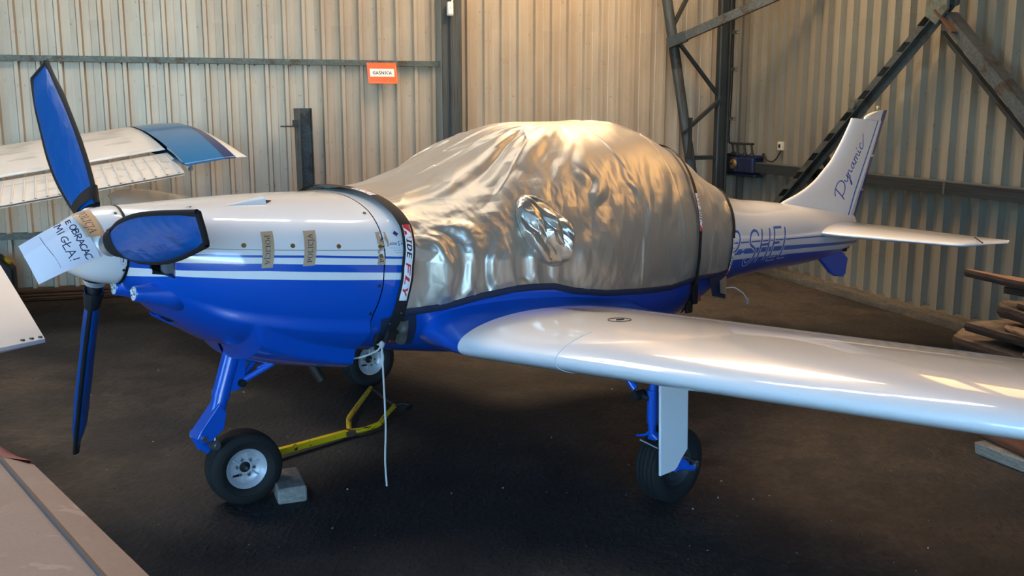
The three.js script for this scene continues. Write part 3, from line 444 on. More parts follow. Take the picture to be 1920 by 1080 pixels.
const tBody = canvasTex(2048, 1024, (x, w, h) => {
  x.fillStyle = WHITE; x.fillRect(0, 0, w, h); const X = (u) => (u + 1.05) / 4.52 * w;
  for (const half of [0, 1]) {
    const Y = (u, q) => h * (1 - hullUV(u, q, half)[1]); x.save(); x.beginPath(); x.rect(0, half ? h / 2 : 0, w, h / 2); x.clip(); paintStripes(x, X, Y, -1.06, 3.46, -1.06);
    if (!half) for (const pass of [0, 1]) for (const [ch, a, b] of REG) {
      x.strokeStyle = pass ? BLUE : WHITE; x.lineWidth = pass ? 8 : 16; x.lineCap = 'butt'; x.lineJoin = 'round';
      const P = (q) => { const k = q[1], lean = 0.05 * (k - 0.5), u = lerp(a, b, q[0]) + lean; return [X(u), Y(u, lin(u, [1.46, 2.25], [0.752, 0.738]) + k * lin(u, [1.46, 2.25], [0.222, 0.188]))]; };
      strokePath(x, LETTERS[ch].map((s) => s.map((q) => { const o = []; for (let i = 0; i < q.length; i += 2) o.push(...P([q[i], q[i + 1]])); return o; })));
    }
    x.restore();
  }
});
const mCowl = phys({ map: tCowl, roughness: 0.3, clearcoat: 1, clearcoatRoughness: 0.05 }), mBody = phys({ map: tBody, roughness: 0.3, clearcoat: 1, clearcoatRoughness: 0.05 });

const plane = thing('light_aircraft', 'white and blue low-wing light aircraft parked under a crumpled silver cover', 'aircraft', AC);
{ // cowling with its chin scoop and the radiator opening
  const cowlP = (u, th) => {
    let p = hull0(u, th); const S = sect(u), aw = Math.abs(p[2]), low = Math.asin(clamp((S.m - p[1]) / (S.m - S.b), -1, 1)) / R(1);
    if (p[1] < S.m) {
      const b1 = 0.026 * sst(32, 38, low) * sst(-1.74, -1.55, u); p[1] -= b1; p[2] += Math.sign(p[2]) * b1 * 0.6;
      const edge = sst(0.34, 0.312, aw), front = sst(-1.478, -1.445, u); p[1] -= 0.055 * edge * front;
    }
    return p;
  };
  const uF = (th) => -1.862 + TILT * (hull0(-1.86, th)[1] - 1.1575), IN = [-1.803, -1.739, thOf(-1.77, 1.06), thOf(-1.77, 1.17)];
  // grid lines run along the rims of the radiator opening, so that its walls are clean
  const us = [], qs = []; for (let i = 0; i <= 14; i++) us.push(lerp(-1.862, IN[0], i / 14)); for (let i = 0; i <= 12; i++) us.push(lerp(IN[0] + 0.0008, IN[1] - 0.0008, i / 12)); for (let i = 0; i <= 200; i++) us.push(lerp(IN[1], -0.95, i / 200));
  for (let i = 0; i <= 100; i++) qs.push(lerp(-Math.PI / 2, IN[2], i / 100)); for (let i = 0; i <= 14; i++) qs.push(lerp(IN[2] + 0.002, IN[3] - 0.002, i / 14)); for (let i = 0; i <= 70; i++) qs.push(lerp(IN[3], Math.PI / 2, i / 70));
  const half = (sg) => grid(us.length - 1, qs.length - 1, (s, t, i, j) => {
    const q = qs[j], th = sg > 0 ? q : Math.PI - q, a = us[i], u = a < -1.8 ? lerp(uF(th), a, (a + 1.862) / 0.062) : a > -1.7 ? lerp(a, gapU(th) - 0.0025 + (a + 0.95), sst(-1.7, -1.05, a)) : a, p = cowlP(u, th), uv = hullUV(u, hull0(u, th)[1], null);
    if (a > IN[0] && a < IN[1] && q > IN[2] && q < IN[3]) { p[2] -= sg * 0.075; p[0] += 0.02; }
    return [p[0], p[1], p[2], uv[0], uv[1]];
  }, { flip: sg < 0 });
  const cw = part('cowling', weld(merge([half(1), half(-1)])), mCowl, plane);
  // front ring, radiator plug, outlet vents, screws
  part('nose_ring', grid(6, 80, (s, t) => { const th = t * Math.PI * 2 - Math.PI, p = hull0(uF(th), th), k = lerp(0.5, 1, s), y = lerp(1.1575, p[1], k); return [-1.862 + TILT * (y - 1.1575), y, p[2] * k]; }), mBlack, cw);
  for (const s of [1, -1]) part('radiator_plug', box(0.042, 0.108, 0.05, -1.748, 1.114, s * 0.205, 0.012), std({ color: 0x5d646c, roughness: 0.9 }), cw, 'grey foam plug in the radiator opening');
  for (const s of [1, -1]) {
    const ci = (u, w, o) => { const S = sect(u), c = Math.pow(clamp(Math.abs(w) / S.w), S.nu / 2), th = Math.acos(c); const p = hull(u, th, o); return [p[0], p[1], s * p[2]]; };
    const vent = grid(16, 8, (a, b) => { const u = lerp(-1.5, -1.335, a), w = 0.175 + (b - 0.5) * lerp(0.01, 0.062, a), q = Math.min(1, Math.min(b, 1 - b) * 5); return ci(u, w, 0.0006 + 0.021 * a * q); }, { flip: s > 0 });
    if (s > 0) part('cowl_vent', vent, white, cw);
    if (s > 0) part('vent_mouth', grid(2, 8, (a, b) => { const q = Math.min(1, Math.min(b, 1 - b) * 5), w = 0.175 + (b - 0.5) * 0.062; return ci(-1.334 + 0.03 * (1 - a) * 0, w, 0.0005 + a * 0.019 * q); }, { flip: s < 0 }), mHoleShade, cw, 'mouth of the cowl vent painted black for its shade');
    if (s > 0) part('vent_slot', grid(4, 4, (a, b) => ci(lerp(-1.334, -1.297, a), 0.175 + (b - 0.5) * lerp(0.058, 0.006, a), 0.0012), { flip: s > 0 }), mHoleShade, cw, 'slot behind the cowl vent painted black for its shade');
    for (const [u, h, k] of [[-1.512, 1.16, 1], [-1.337, 1.148, 1], [-1.159, 1.134, 1], [-0.985, 1.12, 1], [-0.988, 1.083, 1], [-1.0, 0.963, 0.75], [-1.028, 0.849, 0.75], [-1.056, 0.762, 0.75], [-0.98, 1.245, 0.75]]) {
      const p = hullAt(u, h, 0.002), q = hullAt(u, h, 0.01), g = rod([p[0], p[1], s * p[2]], [q[0], q[1], s * q[2]].map((v, i) => lerp([p[0], p[1], s * p[2]][i], v, 0.22)), 0.0095 * k, 0.008 * k, 14);
      part('screw', g, k === 1 ? mBrass : mScrew, cw);
    }
    // lower intake slot
    const slot = (a, b, o) => { const u = lerp(-1.735, -1.585, a), hh = lin(u, [-1.735, -1.66, -1.585], [0.868, 0.822, 0.795]) - (b - 0.5) * 0.034 * Math.sin(Math.PI * clamp(a * 0.9 + 0.08)), p = hullAt(u, hh, o); p[2] = Math.max(p[2], 0.03); return [p[0], p[1], s * p[2]]; };
    part('intake_slot', grid(24, 6, (a, b) => slot(a, b, 0.004), { flip: s > 0 }), mHoleShade, cw, 'intake slot low on the cowl, a patch painted black for its shade');
    part('intake_lip', tube(Array.from({ length: 14 }, (_, i) => slot(i / 13, 1.0, 0.005)), 0.005, 40, 8), mBlue, cw);
  }
  // twin landing lights under the spinner
  for (const [u, h, w] of [[-1.862, 0.992, 0.165], [-1.872, 0.992, -0.012]]) {
    const prof = [[0.0, 0.2], [0.075, 0.19], [0.055, 0.12], [0.041, 0.06], [0.0315, 0.015], [0.0305, 0.0], [0.027, -0.004]].map((p) => new THREE.Vector2(p[0], p[1]));
    const g = new THREE.LatheGeometry(prof, 32); g.rotateZ(-Math.PI / 2); g.rotateZ(-0.12); g.translate(u + 0.0, h, w);
    const pod = part('landing_light', g, mBlue, cw);
    const d = new THREE.CylinderGeometry(0.0265, 0.0265, 0.006, 28); d.rotateZ(Math.PI / 2 - 0.12); d.translate(u - 0.003, h, w); part('lens', d, std({ color: 0xd9dcde, roughness: 0.25 }), pod, 'clear light disc with small bright dots');
    for (let i = 0; i < 13; i++) { const rr = i === 0 ? 0 : i < 6 ? 0.011 : 0.02, aa = i < 6 ? i * Math.PI * 0.4 : i * Math.PI * 2 / 7, e = new THREE.SphereGeometry(0.0042, 8, 6); e.translate(u - 0.007, h + rr * Math.sin(aa), w + rr * Math.cos(aa)); part('light_dot', e, std({ color: i % 2 ? 0x8d9296 : 0xf2f2f2, roughness: 0.2, metalness: 0.3 }), pod); }
  }
}
{ // fuselage
  const half = (sg) => grid(300, 72, (s, t) => { const q = lerp(-Math.PI / 2, Math.PI / 2, t), th = sg > 0 ? q : Math.PI - q, u = s === 0 ? gapU(th) + 0.0025 : lerp(gapU(th) + 0.0025, 3.42, s), p = hull0(u, th), uv = hullUV(u, p[1], sg > 0 ? 0 : 1); return [p[0], p[1], p[2], uv[0], uv[1]]; }, { flip: sg < 0 });
  const rim = grid(2, 90, (s, t) => { const th = t * Math.PI * 2 - Math.PI, u = gapU(th) + lerp(0.0025, 0.0, s), p = hull(gapU(th), th, -0.006 - 0.02 * s); p[0] = u; return p; });
  const fu = part('fuselage', weld(merge([half(1), half(-1)])), mBody, plane); part('firewall_joint', rim, mBlack, fu);
  part('tail_cap', grid(4, 40, (s, t) => { const p = hull0(3.42, t * Math.PI * 2 - Math.PI); return [3.42 + 0.02 * (1 - s), lerp(0.78, p[1], s), p[2] * s]; }), white, fu);
}
// wings: aerofoil sections lofted along w
const naca = (x, t) => 5 * t * (0.2969 * Math.sqrt(x) - 0.126 * x - 0.3516 * x * x + 0.2843 * x ** 3 - 0.1036 * x ** 4);
function foil(le, te, t, camber, a) { // a 0..1 from trailing edge over the top to the nose and back below
  const k = a < 0.5 ? 1 : -1, q = a < 0.5 ? 1 - a * 2 : a * 2 - 1, x = 1 - Math.cos(q * Math.PI / 2), c = Math.hypot(te[0] - le[0], te[1] - le[1]), d = [(te[0] - le[0]) / c, (te[1] - le[1]) / c];
  const yc = camber * 4 * x * (1 - x), y = yc + k * naca(x, t); return [le[0] + d[0] * x * c - d[1] * y * c, le[1] + d[1] * x * c + d[0] * y * c];
}
const wingLE = (w) => [lin(w, [0.68, 2.8, 3.9, 4.2, 4.34, 4.4], [-0.752, -0.655, -0.52, -0.45, -0.36, -0.18]), 0.706 + 0.0787 * (w - 0.68)];
const wingTE = (w) => [lin(w, [0.68, 2.4, 4.2, 4.34, 4.4], [0.70, 0.585, 0.44, 0.40, 0.28]), 0.62 + 0.07 * (w - 0.68)];
const wingT = (w) => lin(w, [0.68, 2, 4.2, 4.4], [0.135, 0.13, 0.115, 0.10]);
const wingP = (w, a, s = 1) => { const p = foil(wingLE(w), wingTE(w), wingT(w), 0.022, a); return [p[0], p[1], s * w]; };
{
  const tWing = texture(512, (x, y) => { const sp = noise2(x * 300, y * 300, 0, 9) > 0.9955 && noise2(x * 40, y * 40, 0, 3) > 0.55, k = 0.915 + 0.006 * fbm(x * 9, y * 9, 3); return sp ? [0.25, 0.24, 0.24] : [k, k, k * 0.995]; });
  const mWing = phys({ map: tWing, roughness: 0.28, clearcoat: 1, clearcoatRoughness: 0.05 });
  for (const s of [1, -1]) {
    const ws = []; for (let i = 0; i <= 60; i++) ws.push(lerp(0.68, 4.2, i / 60)); for (let i = 1; i <= 12; i++) ws.push(4.2 + 0.2 * Math.sin(i / 12 * Math.PI / 2));
    const wg = part('wing', weld(grid(ws.length - 1, 120, (q, a, i) => { const p = wingP(ws[i], a, s); return [...p, ws[i] * 0.7, a * 2]; }, { flip: s > 0 })), mWing, plane);
    // root fairing in hull blue
    part('wing_root_fairing', weld(grid(24, 120, (q, a) => { const w = lerp(0.4, 0.6805, q), k = clamp((0.68 - w) / 0.2), p = foil(wingLE(0.68), wingTE(0.68), 0.1355, 0.022, a), f = k * k * (1 - 0.35 * k), up = sst(0.62, 0.40, a) * sst(0.0, 0.08, a), nose = Math.exp(-(((a - 0.5) / 0.07) ** 2)); return [p[0] - 0.035 * f * nose, p[1] + 0.10 * f * up, s * w]; }, { flip: s > 0 })), mBlue, plane);
    // hinge line of the flap and aileron, panel seam round the nose, walkway bars, filler ring
    const along = (w0, w1, a, y) => Array.from({ length: 12 }, (_, i) => { const p = wingP(lerp(w0, w1, i / 11), a, s); p[1] += y; return p; });
    part('hinge_gap', tube(along(0.75, 3.9, 0.14, 0.0003), 0.0022, 40, 6), std({ color: 0x6f7174, roughness: 0.6 }), wg);
    part('panel_seam', tube(Array.from({ length: 24 }, (_, i) => { const p = wingP(1.235 + 0.0 * i, lerp(0.335, 0.68, i / 23), s); return p; }), 0.0022, 60, 6), std({ color: 0xd4d6d8, roughness: 0.5 }), wg);
    const onTop = (u, w, o) => { let a = 0.25; for (let i = 0, lo = 0.02, hi = 0.49; i < 24; i++) { a = (lo + hi) / 2; wingP(w, a)[0] > u ? lo = a : hi = a; } const p = wingP(w, a, s); return [p[0], p[1] + o, p[2]]; };
    for (let i = 0; i < 5; i++) part('walkway_bar', grid(14, 2, (q, v) => { const k = i / 4, u = lerp(lerp(-0.215, -0.235, Math.sin(k * 3)), lerp(-0.07, -0.11, k), q) + (v - 0.5) * 0.017 * (1 - 0.7 * q), w = lerp(0.745 + 0.042 * i, 0.94 + 0.02 * i, q); return onTop(u, w, 0.0018); }, { flip: s < 0 }), mBlack, wg, 'black walkway bar by the wing root');
    part('filler_ring', tube(Array.from({ length: 20 }, (_, i) => { const t = i / 20 * 2 * Math.PI; return onTop(-0.315 + 0.046 * Math.cos(t), 1.172 + 0.046 * Math.sin(t), 0.001); }), 0.002, 60, 6, true), std({ color: 0x3a2f26, roughness: 0.6 }), wg, 'thin dark ring of the fuel filler cap');
    part('filler_latch', tube([onTop(-0.33, 1.168, 0.002), onTop(-0.3, 1.182, 0.002)], 0.003, 6, 6), std({ color: 0x3a2f26, roughness: 0.6 }), wg);
  }
}
{ // tail: fin, rudder, tailplane, ventral fin
  const finLE = (h) => lin(h, [0.8, 1.0, 1.056, 1.087, 1.169, 1.309, 1.45, 1.595], [2.3, 2.42, 2.52, 2.70, 2.90, 3.105, 3.23, 3.339]), finTE = (h) => lin(h, [0.64, 0.87, 1.565, 1.70], [3.20, 3.328, 3.705, 3.78]);
  const smoothLE = (h) => (finLE(h - 0.03) + finLE(h) * 2 + finLE(h + 0.03)) / 4;
  const tFin = canvasTex(1024, 1024, (x, w, h) => {
    x.fillStyle = WHITE; x.fillRect(0, 0, w, h); const X = (u) => (u - 2.3) / 1.6 * w, Y = (q) => h * (1 - (q - 0.6) / 1.1);
    x.strokeStyle = BLUE; x.lineWidth = 9; x.beginPath(); x.moveTo(X(finTE(0.85) - 0.022), Y(0.85)); x.lineTo(X(finTE(1.572) - 0.022), Y(1.60)); x.stroke();
    // the script lettering up the fin
    x.save(); x.lineCap = 'round'; x.lineJoin = 'round'; x.translate(X(3.215), Y(1.035)); x.rotate(-Math.atan2(Y(1.035) - Y(1.49), X(3.555) - X(3.215))); const L = Math.hypot(X(3.555) - X(3.215), Y(1.035) - Y(1.49)); x.scale(L / 640, L / 640);
    const st = (wd, segs) => { x.strokeStyle = '#1c3fae'; x.lineWidth = wd; strokePath(x, segs); };
    st(10, [[[52, -88], [40, -40, 28, 0, 10, 44]], [[-2, -62], [60, -120, 150, -110, 140, -44], [132, 0, 80, 26, 22, 12]]]);                                            // D
    st(9, [[[158, -38], [150, -8, 160, 4, 178, -6], [192, -14, 204, -30, 208, -42]], [[210, -42], [200, 4, 184, 50, 160, 62], [150, 58, 176, 30, 218, 0]]]);              // y
    st(9, [[[226, -40], [216, 6]], [[220, -14], [240, -46, 262, -50, 256, -24], [250, 2, 254, 8, 272, -4]]]);                                                            // n
    st(9, [[[330, -34], [310, -52, 284, -20, 288, -2], [296, 14, 322, -10, 334, -40]], [[334, -40], [322, 2, 332, 10, 350, -4]]]);                                        // a
    st(9, [[[362, -40], [352, 6]], [[356, -14], [374, -46, 392, -48, 388, -26], [380, 6]], [[384, -14], [402, -46, 420, -48, 416, -26], [410, 2, 414, 8, 430, -2]]]);      // m
    st(9, [[[446, -40], [436, -4, 442, 8, 458, -4]], [[456, -70], [458, -64]]]);                                                                                          // i
    st(9, [[[520, -42], [500, -58, 474, -24, 478, -4], [490, 20, 540, -20, 600, -62]]]);                                                                                   // c
    x.restore();
    // rudder: dark blue trailing blocks with white breaks
  });
  const mFin = phys({ map: tFin, roughness: 0.3, clearcoat: 1, clearcoatRoughness: 0.05 });
  const fuv = (u, h) => [(u - 2.3) / 1.6, (h - 0.6) / 1.1];
  const finTop = (u) => 1.597 - 0.07 * (u - 3.339);
  const fin = part('fin', weld(grid(70, 80, (s, a) => {
    const hh = lerp(0.82, 1.6, s), cl = Math.max(0.1, finTE(hh) - smoothLE(hh)), le = [smoothLE(hh), 0], te = [finTE(hh), 0]; const t = Math.min(0.12, 0.05 / cl * (1 + 0.5 * sst(1.1, 0.9, hh)));
    const k = a < 0.5 ? 1 : -1, q = a < 0.5 ? 1 - a * 2 : a * 2 - 1, x = 1 - Math.cos(q * Math.PI / 2); const y = k * Math.max(naca(Math.min(x, 0.62), t), 0.0) * cl; const u = le[0] + x * cl, h = Math.min(hh, finTop(u)), uv = fuv(u, h); return [u, h, y, uv[0], uv[1]];
  }, { flip: true })), mFin, plane);
  part('fin_top', grid(40, 4, (s, b) => { const u = lerp(smoothLE(1.59) + 0.01, finTE(1.57) - 0.005, s), cl = 0.38, x = clamp((u - smoothLE(1.59)) / cl), y = naca(Math.min(x, 0.62), 0.1) * cl; return [u, finTop(u) + 0.0005, lerp(-y, y, b)]; }), white, fin);
  // rudder with its horn above the fin
  const tRud = canvasTex(512, 1024, (x, w, h) => {
    x.fillStyle = WHITE; x.fillRect(0, 0, w, h); const X = (u) => (u - 3.2) / 0.7 * w, Y = (q) => h * (1 - (q - 0.6) / 1.1), te = (q) => lin(q, [0.851, 1.65], [3.447, 3.823]);
    x.fillStyle = '#1b2f86'; for (const [a, b] of [[1.66, 1.345], [1.315, 1.10], [1.075, 0.84]]) { x.beginPath(); x.moveTo(X(te(a) - 0.058 + 0.0 * a), Y(a)); x.lineTo(X(te(a) + 0.05), Y(a)); x.lineTo(X(te(b) + 0.05), Y(b)); x.lineTo(X(te(b) - 0.048), Y(b - 0.02)); x.fill(); }
    x.fillStyle = BLUE; for (const [a, b] of [[0.785, 0.777], [0.74, 0.706], [0.672, 0.5]]) x.fillRect(0, Y(a), w, Y(b) - Y(a));
  });
  const mRud = phys({ map: tRud, roughness: 0.32, clearcoat: 1, clearcoatRoughness: 0.06 });
  const rudTE = (h) => lin(h, [0.64, 0.72, 0.851, 1.65], [3.40, 3.44, 3.447, 3.823]);
  const rudLE = (h) => h > 1.585 ? lerp(3.505, 3.72, Math.pow(clamp((h - 1.585) / 0.067), 2.6)) : finTE(h) + 0.006;
  const rud = part('rudder', weld(grid(90, 50, (s, a) => {
    const h = s < 0.9 ? lerp(0.655, 1.584, s / 0.9) : lerp(1.586, 1.652, (s - 0.9) / 0.1), l = Math.min(rudLE(h), rudTE(h) - 0.012), c = rudTE(h) - l, k = a < 0.5 ? 1 : -1, q = a < 0.5 ? 1 - a * 2 : a * 2 - 1, x = 1 - Math.cos(q * Math.PI / 2);
    const th = (h > 1.585 ? 0.028 : 0.021) * (1 - 0.35 * sst(1.0, 1.65, h)), y = k * th * Math.sqrt(Math.min(1, x * 9)) * (1 - x * 0.94); return [l + x * c, h, y, (l + x * c - 3.2) / 0.7, (h - 0.6) / 1.1];
  }, { flip: true })), mRud, plane);
  part('rudder_cap', grid(20, 4, (s, b) => { const u = lerp(3.66, 3.822, s), y = 0.012 * (1 - s * 0.9); return [u, 1.653 + 0.004 * Math.sin(s * Math.PI), lerp(-y, y, b)]; }), white, rud);
  part('tail_light', (() => { const g = new THREE.SphereGeometry(0.016, 16, 12); g.translate(3.69, 1.668, 0); return g; })(), phys({ color: 0x8d8a55, roughness: 0.2, clearcoat: 1 }), rud, 'small olive-tinted light on the rudder tip');
  for (const s of [1, -1]) {
    const le = (w) => [lin(w, [0.0, 0.09, 0.16, 0.4, 1.02, 1.06, 1.2], [2.66, 2.74, 2.765, 2.79, 2.875, 2.895, 3.215]), 0.832], te = (w) => [lin(w, [0, 0.12, 0.9, 1.2], [3.43, 3.43, 3.28, 3.235]), 0.85];
    const ws = []; for (let i = 0; i <= 36; i++) ws.push(1.2 * Math.sin(i / 36 * Math.PI / 2));
    const tp = part('tailplane', weld(grid(36, 70, (q, a, i) => { const w = ws[i], l = le(w), t = te(w), c = t[0] - l[0]; const p = foil(l, t, lin(w, [0, 0.15, 1, 1.2], [0.15, 0.10, 0.105, 0.09]), 0, a); return [p[0], p[1], s * w]; }, { flip: s > 0 })), white, plane);
    const hin = (w) => { const l = le(w), t = te(w); return foil(l, t, 0.1, 0, 0.2); };
    part('elevator_gap', tube([0.14, 0.5, 0.8, 1.06].map((w) => { const p = hin(w); return [p[0], p[1] - 0.0008, s * w]; }), 0.0022, 40, 6), std({ color: 0x77797b, roughness: 0.6 }), tp);
    part('horn_notch', tube([[hin(1.06)[0] - 0.0, 0.872, s * 1.065], [3.02, 0.872, s * 1.08], [2.97, 0.852, s * 1.15]], 0.004, 20, 6), mBlack, tp);
  }
  const vf = plate([[2.98, 0.66], [3.0, 0.628], [3.06, 0.588], [3.11, 0.548], [3.17, 0.503], [3.236, 0.474], [3.325, 0.462], [3.352, 0.478], [3.372, 0.585], [3.29, 0.64], [3.25, 0.69], [3.0, 0.70]], 0.02, (x, y, z) => [x, y, z - 0.01], 0.006);
  part('ventral_fin', vf, mBlue, plane); part('tail_skid_bracket', box(0.03, 0.025, 0.03, 3.27, 0.665, 0.045, 0.006), mBlack, plane);
}
// wheels: axis along z, centre at the origin
function wheelParts(parent, c, Rt, wd, axisTurn, rimCol, gray) {
  const place = (g) => { g.rotateY(axisTurn); g.translate(...c); return g; };
  const rr = Rt * 0.555, prof = []; const hw = wd / 2;
  const sec = [[rr, -hw * 0.72], [rr + 0.006, -hw * 0.86], [Rt * 0.72, -hw * 0.99], [Rt * 0.86, -hw * 0.96], [Rt * 0.945, -hw * 0.8]];
  for (const p of sec) prof.push(p);
  for (let i = 0; i < 5; i++) { const z = hw * (-0.66 + i * 0.33), y = Rt * (1 - 0.045 * (z / hw) ** 2 * 1.2); prof.push([y, z - hw * 0.12], [y, z + hw * 0.12]); if (i < 4) prof.push([y - 0.005, z + hw * 0.135], [y - 0.005, z + hw * 0.195]); }
  for (const p of [...sec].reverse()) prof.push([p[0], -p[1]]);
  const tyre = new THREE.LatheGeometry(prof.map((p) => new THREE.Vector2(p[0], p[1])), 72); tyre.rotateX(Math.PI / 2);
  const ty = part('tyre', place(tyre), mRubber, parent);
  const ribm = new THREE.TorusGeometry(Rt * 0.74, 0.0025, 8, 64); ribm.translate(0, 0, hw * 0.99); part('sidewall_ridge', place(ribm), mRubber, ty);
  const mR = rimCol;
  const rp = [[0.0, 0.2], [0.2, 0.22], [0.36, 0.3], [0.4, 0.2], [0.72, 0.28], [0.8, 0.5], [0.93, 0.62], [0.985, 0.72], [1.0, 0.74], [1.0, 0.4], [0.96, 0.1]].map(([x, z]) => new THREE.Vector2(x * rr, z * hw));
  const rim = merge([1, -1].map((s) => { const g = new THREE.LatheGeometry(rp, 56); g.rotateX(Math.PI / 2); if (s < 0) g.rotateY(Math.PI); return g; }));
  const rm = part('rim', place(rim), mR, parent);
  for (const s of [1, -1]) {
    const f = (g) => place(s < 0 ? g.rotateY(Math.PI) : g);
    for (let i = 0; i < 6; i++) { const a = i * Math.PI / 3 + 0.4, q = new THREE.BoxGeometry(rr * 0.42, 0.007, 0.016); q.translate(rr * 0.58, 0, hw * 0.30); q.rotateZ(a); part('spoke_rib', f(q), mR, rm); const bo = new THREE.CylinderGeometry(0.007, 0.007, 0.016, 6); bo.rotateX(Math.PI / 2); bo.translate(rr * 0.42 * Math.cos(a + 0.5), rr * 0.42 * Math.sin(a + 0.5), hw * 0.32); part('bolt', f(bo), mMetal, rm); }
    const hub = new THREE.LatheGeometry([[0, 0.46], [0.1, 0.46], [0.11, 0.36], [0.2, 0.36], [0.24, 0.30], [0.3, 0.2]].map(([x, z]) => new THREE.Vector2(x * rr, z * hw)), 28); hub.rotateX(Math.PI / 2); part('hub', f(hub), mBlack, rm, 'dark wheel hub');
    const nut = new THREE.CylinderGeometry(0.008, 0.008, 0.016, 6); nut.rotateX(Math.PI / 2); nut.translate(0, 0, hw * 0.5); part('axle_nut', f(nut), mMetal, rm);
    const va = box(0.03, 0.009, 0.012, -rr * 0.5, -rr * 0.32, hw * 0.42, 0.004); va.rotateZ(0.0); part('valve', f(va), mBlack, rm);
  }
}
{ // nose gear
  const g = new THREE.Group(); g.name = 'nose_gear'; plane.add(g);
  part('leg', merge([rod([-1.515, 0.372, 0], [-1.472, 0.50, 0], 0.034), rod([-1.475, 0.495, 0], [-1.40, 0.72, 0], 0.0365), rod([-1.479, 0.482, 0], [-1.472, 0.503, 0], 0.039)]), mBlueGear, g);
  part('leg_lug', plate([[-1.44, 0.62], [-1.40, 0.64], [-1.365, 0.62], [-1.385, 0.51], [-1.44, 0.50]], 0.03, (x, y, z) => [x, y, z - 0.015], 0.003), mBlueGear, g);
  part('gusset', plate([[-1.50, 0.46], [-1.475, 0.42], [-1.49, 0.355], [-1.545, 0.315], [-1.60, 0.335], [-1.585, 0.36]], 0.07, (x, y, z) => [x, y, z - 0.035], 0.004), mBlueGear, g);
  part('stop_pad', rod([-1.522, 0.352, 0], [-1.513, 0.375, 0], 0.03), std({ color: 0x7c3a22, roughness: 0.8 }), g);
  part('trailing_link', merge([rod([-1.578, 0.333, -0.05], [-1.545, 0.27, -0.065], 0.022), rod([-1.545, 0.27, -0.065], [-1.40, 0.158, -0.075], 0.022), rod([-1.578, 0.333, -0.06], [-1.578, 0.333, 0.045], 0.017)]), mBlueGear, g);
  part('pivot_bolt', merge([rod([-1.578, 0.333, 0.036], [-1.578, 0.333, 0.056], 0.011), rod([-1.527, 0.292, 0.0], [-1.527, 0.292, 0.05], 0.019), rod([-1.527, 0.292, 0.05], [-1.527, 0.292, 0.056], 0.01)]), mMetal, g);
  part('damper_rod', rod([-1.527, 0.296, 0.03], [-1.515, 0.36, 0.02], 0.007), mMetal, g);
  for (const s of [1, -1]) part('drag_arm', merge([rod([-1.385, 0.535, 0.012 * s], [-1.20, 0.665, 0.11 * s + 0.03], 0.013), rod([-1.32, 0.582, 0.045 * s], [-1.24, 0.637, 0.085 * s + 0.02], 0.017)]), mBlueGear, g);
  part('drag_knuckle', merge([rod([-1.39, 0.53, -0.03], [-1.39, 0.53, 0.035], 0.017), box(0.05, 0.035, 0.03, -1.40, 0.528, 0.0, 0.006)]), mBlack, g); part('arm_cable', tube([[-1.37, 0.545, 0.03], [-1.3, 0.61, 0.05], [-1.25, 0.625, 0.1], [-1.2, 0.66, 0.12]], 0.004, 20, 6), mBlack, g);
  part('axle', rod([-1.397, 0.155, -0.085], [-1.391, 0.155, 0.02], 0.012), mMetal, g);
  const w = new THREE.Group(); w.name = 'nose_wheel'; g.add(w);
  // the wheel, turned a little on its castor
  wheelPartsFlat(w, [-1.39, 0.158, 0.0], 0.159, 0.12, R(-8), mRim);
  part('exhaust_pipe', rod([-1.165, 0.67, 0.11], [-1.085, 0.515, 0.15], 0.021), std({ color: 0x3c332e, roughness: 0.6, metalness: 0.5 }), plane);
}
function wheelPartsFlat(w, ...a) { // wheel pieces as parts two levels below the aircraft
  const rest = []; wheelParts(w, ...a); w.traverse((o) => { if (o.isMesh && o.parent !== w) rest.push(o); }); for (const o of rest) w.add(o);
}
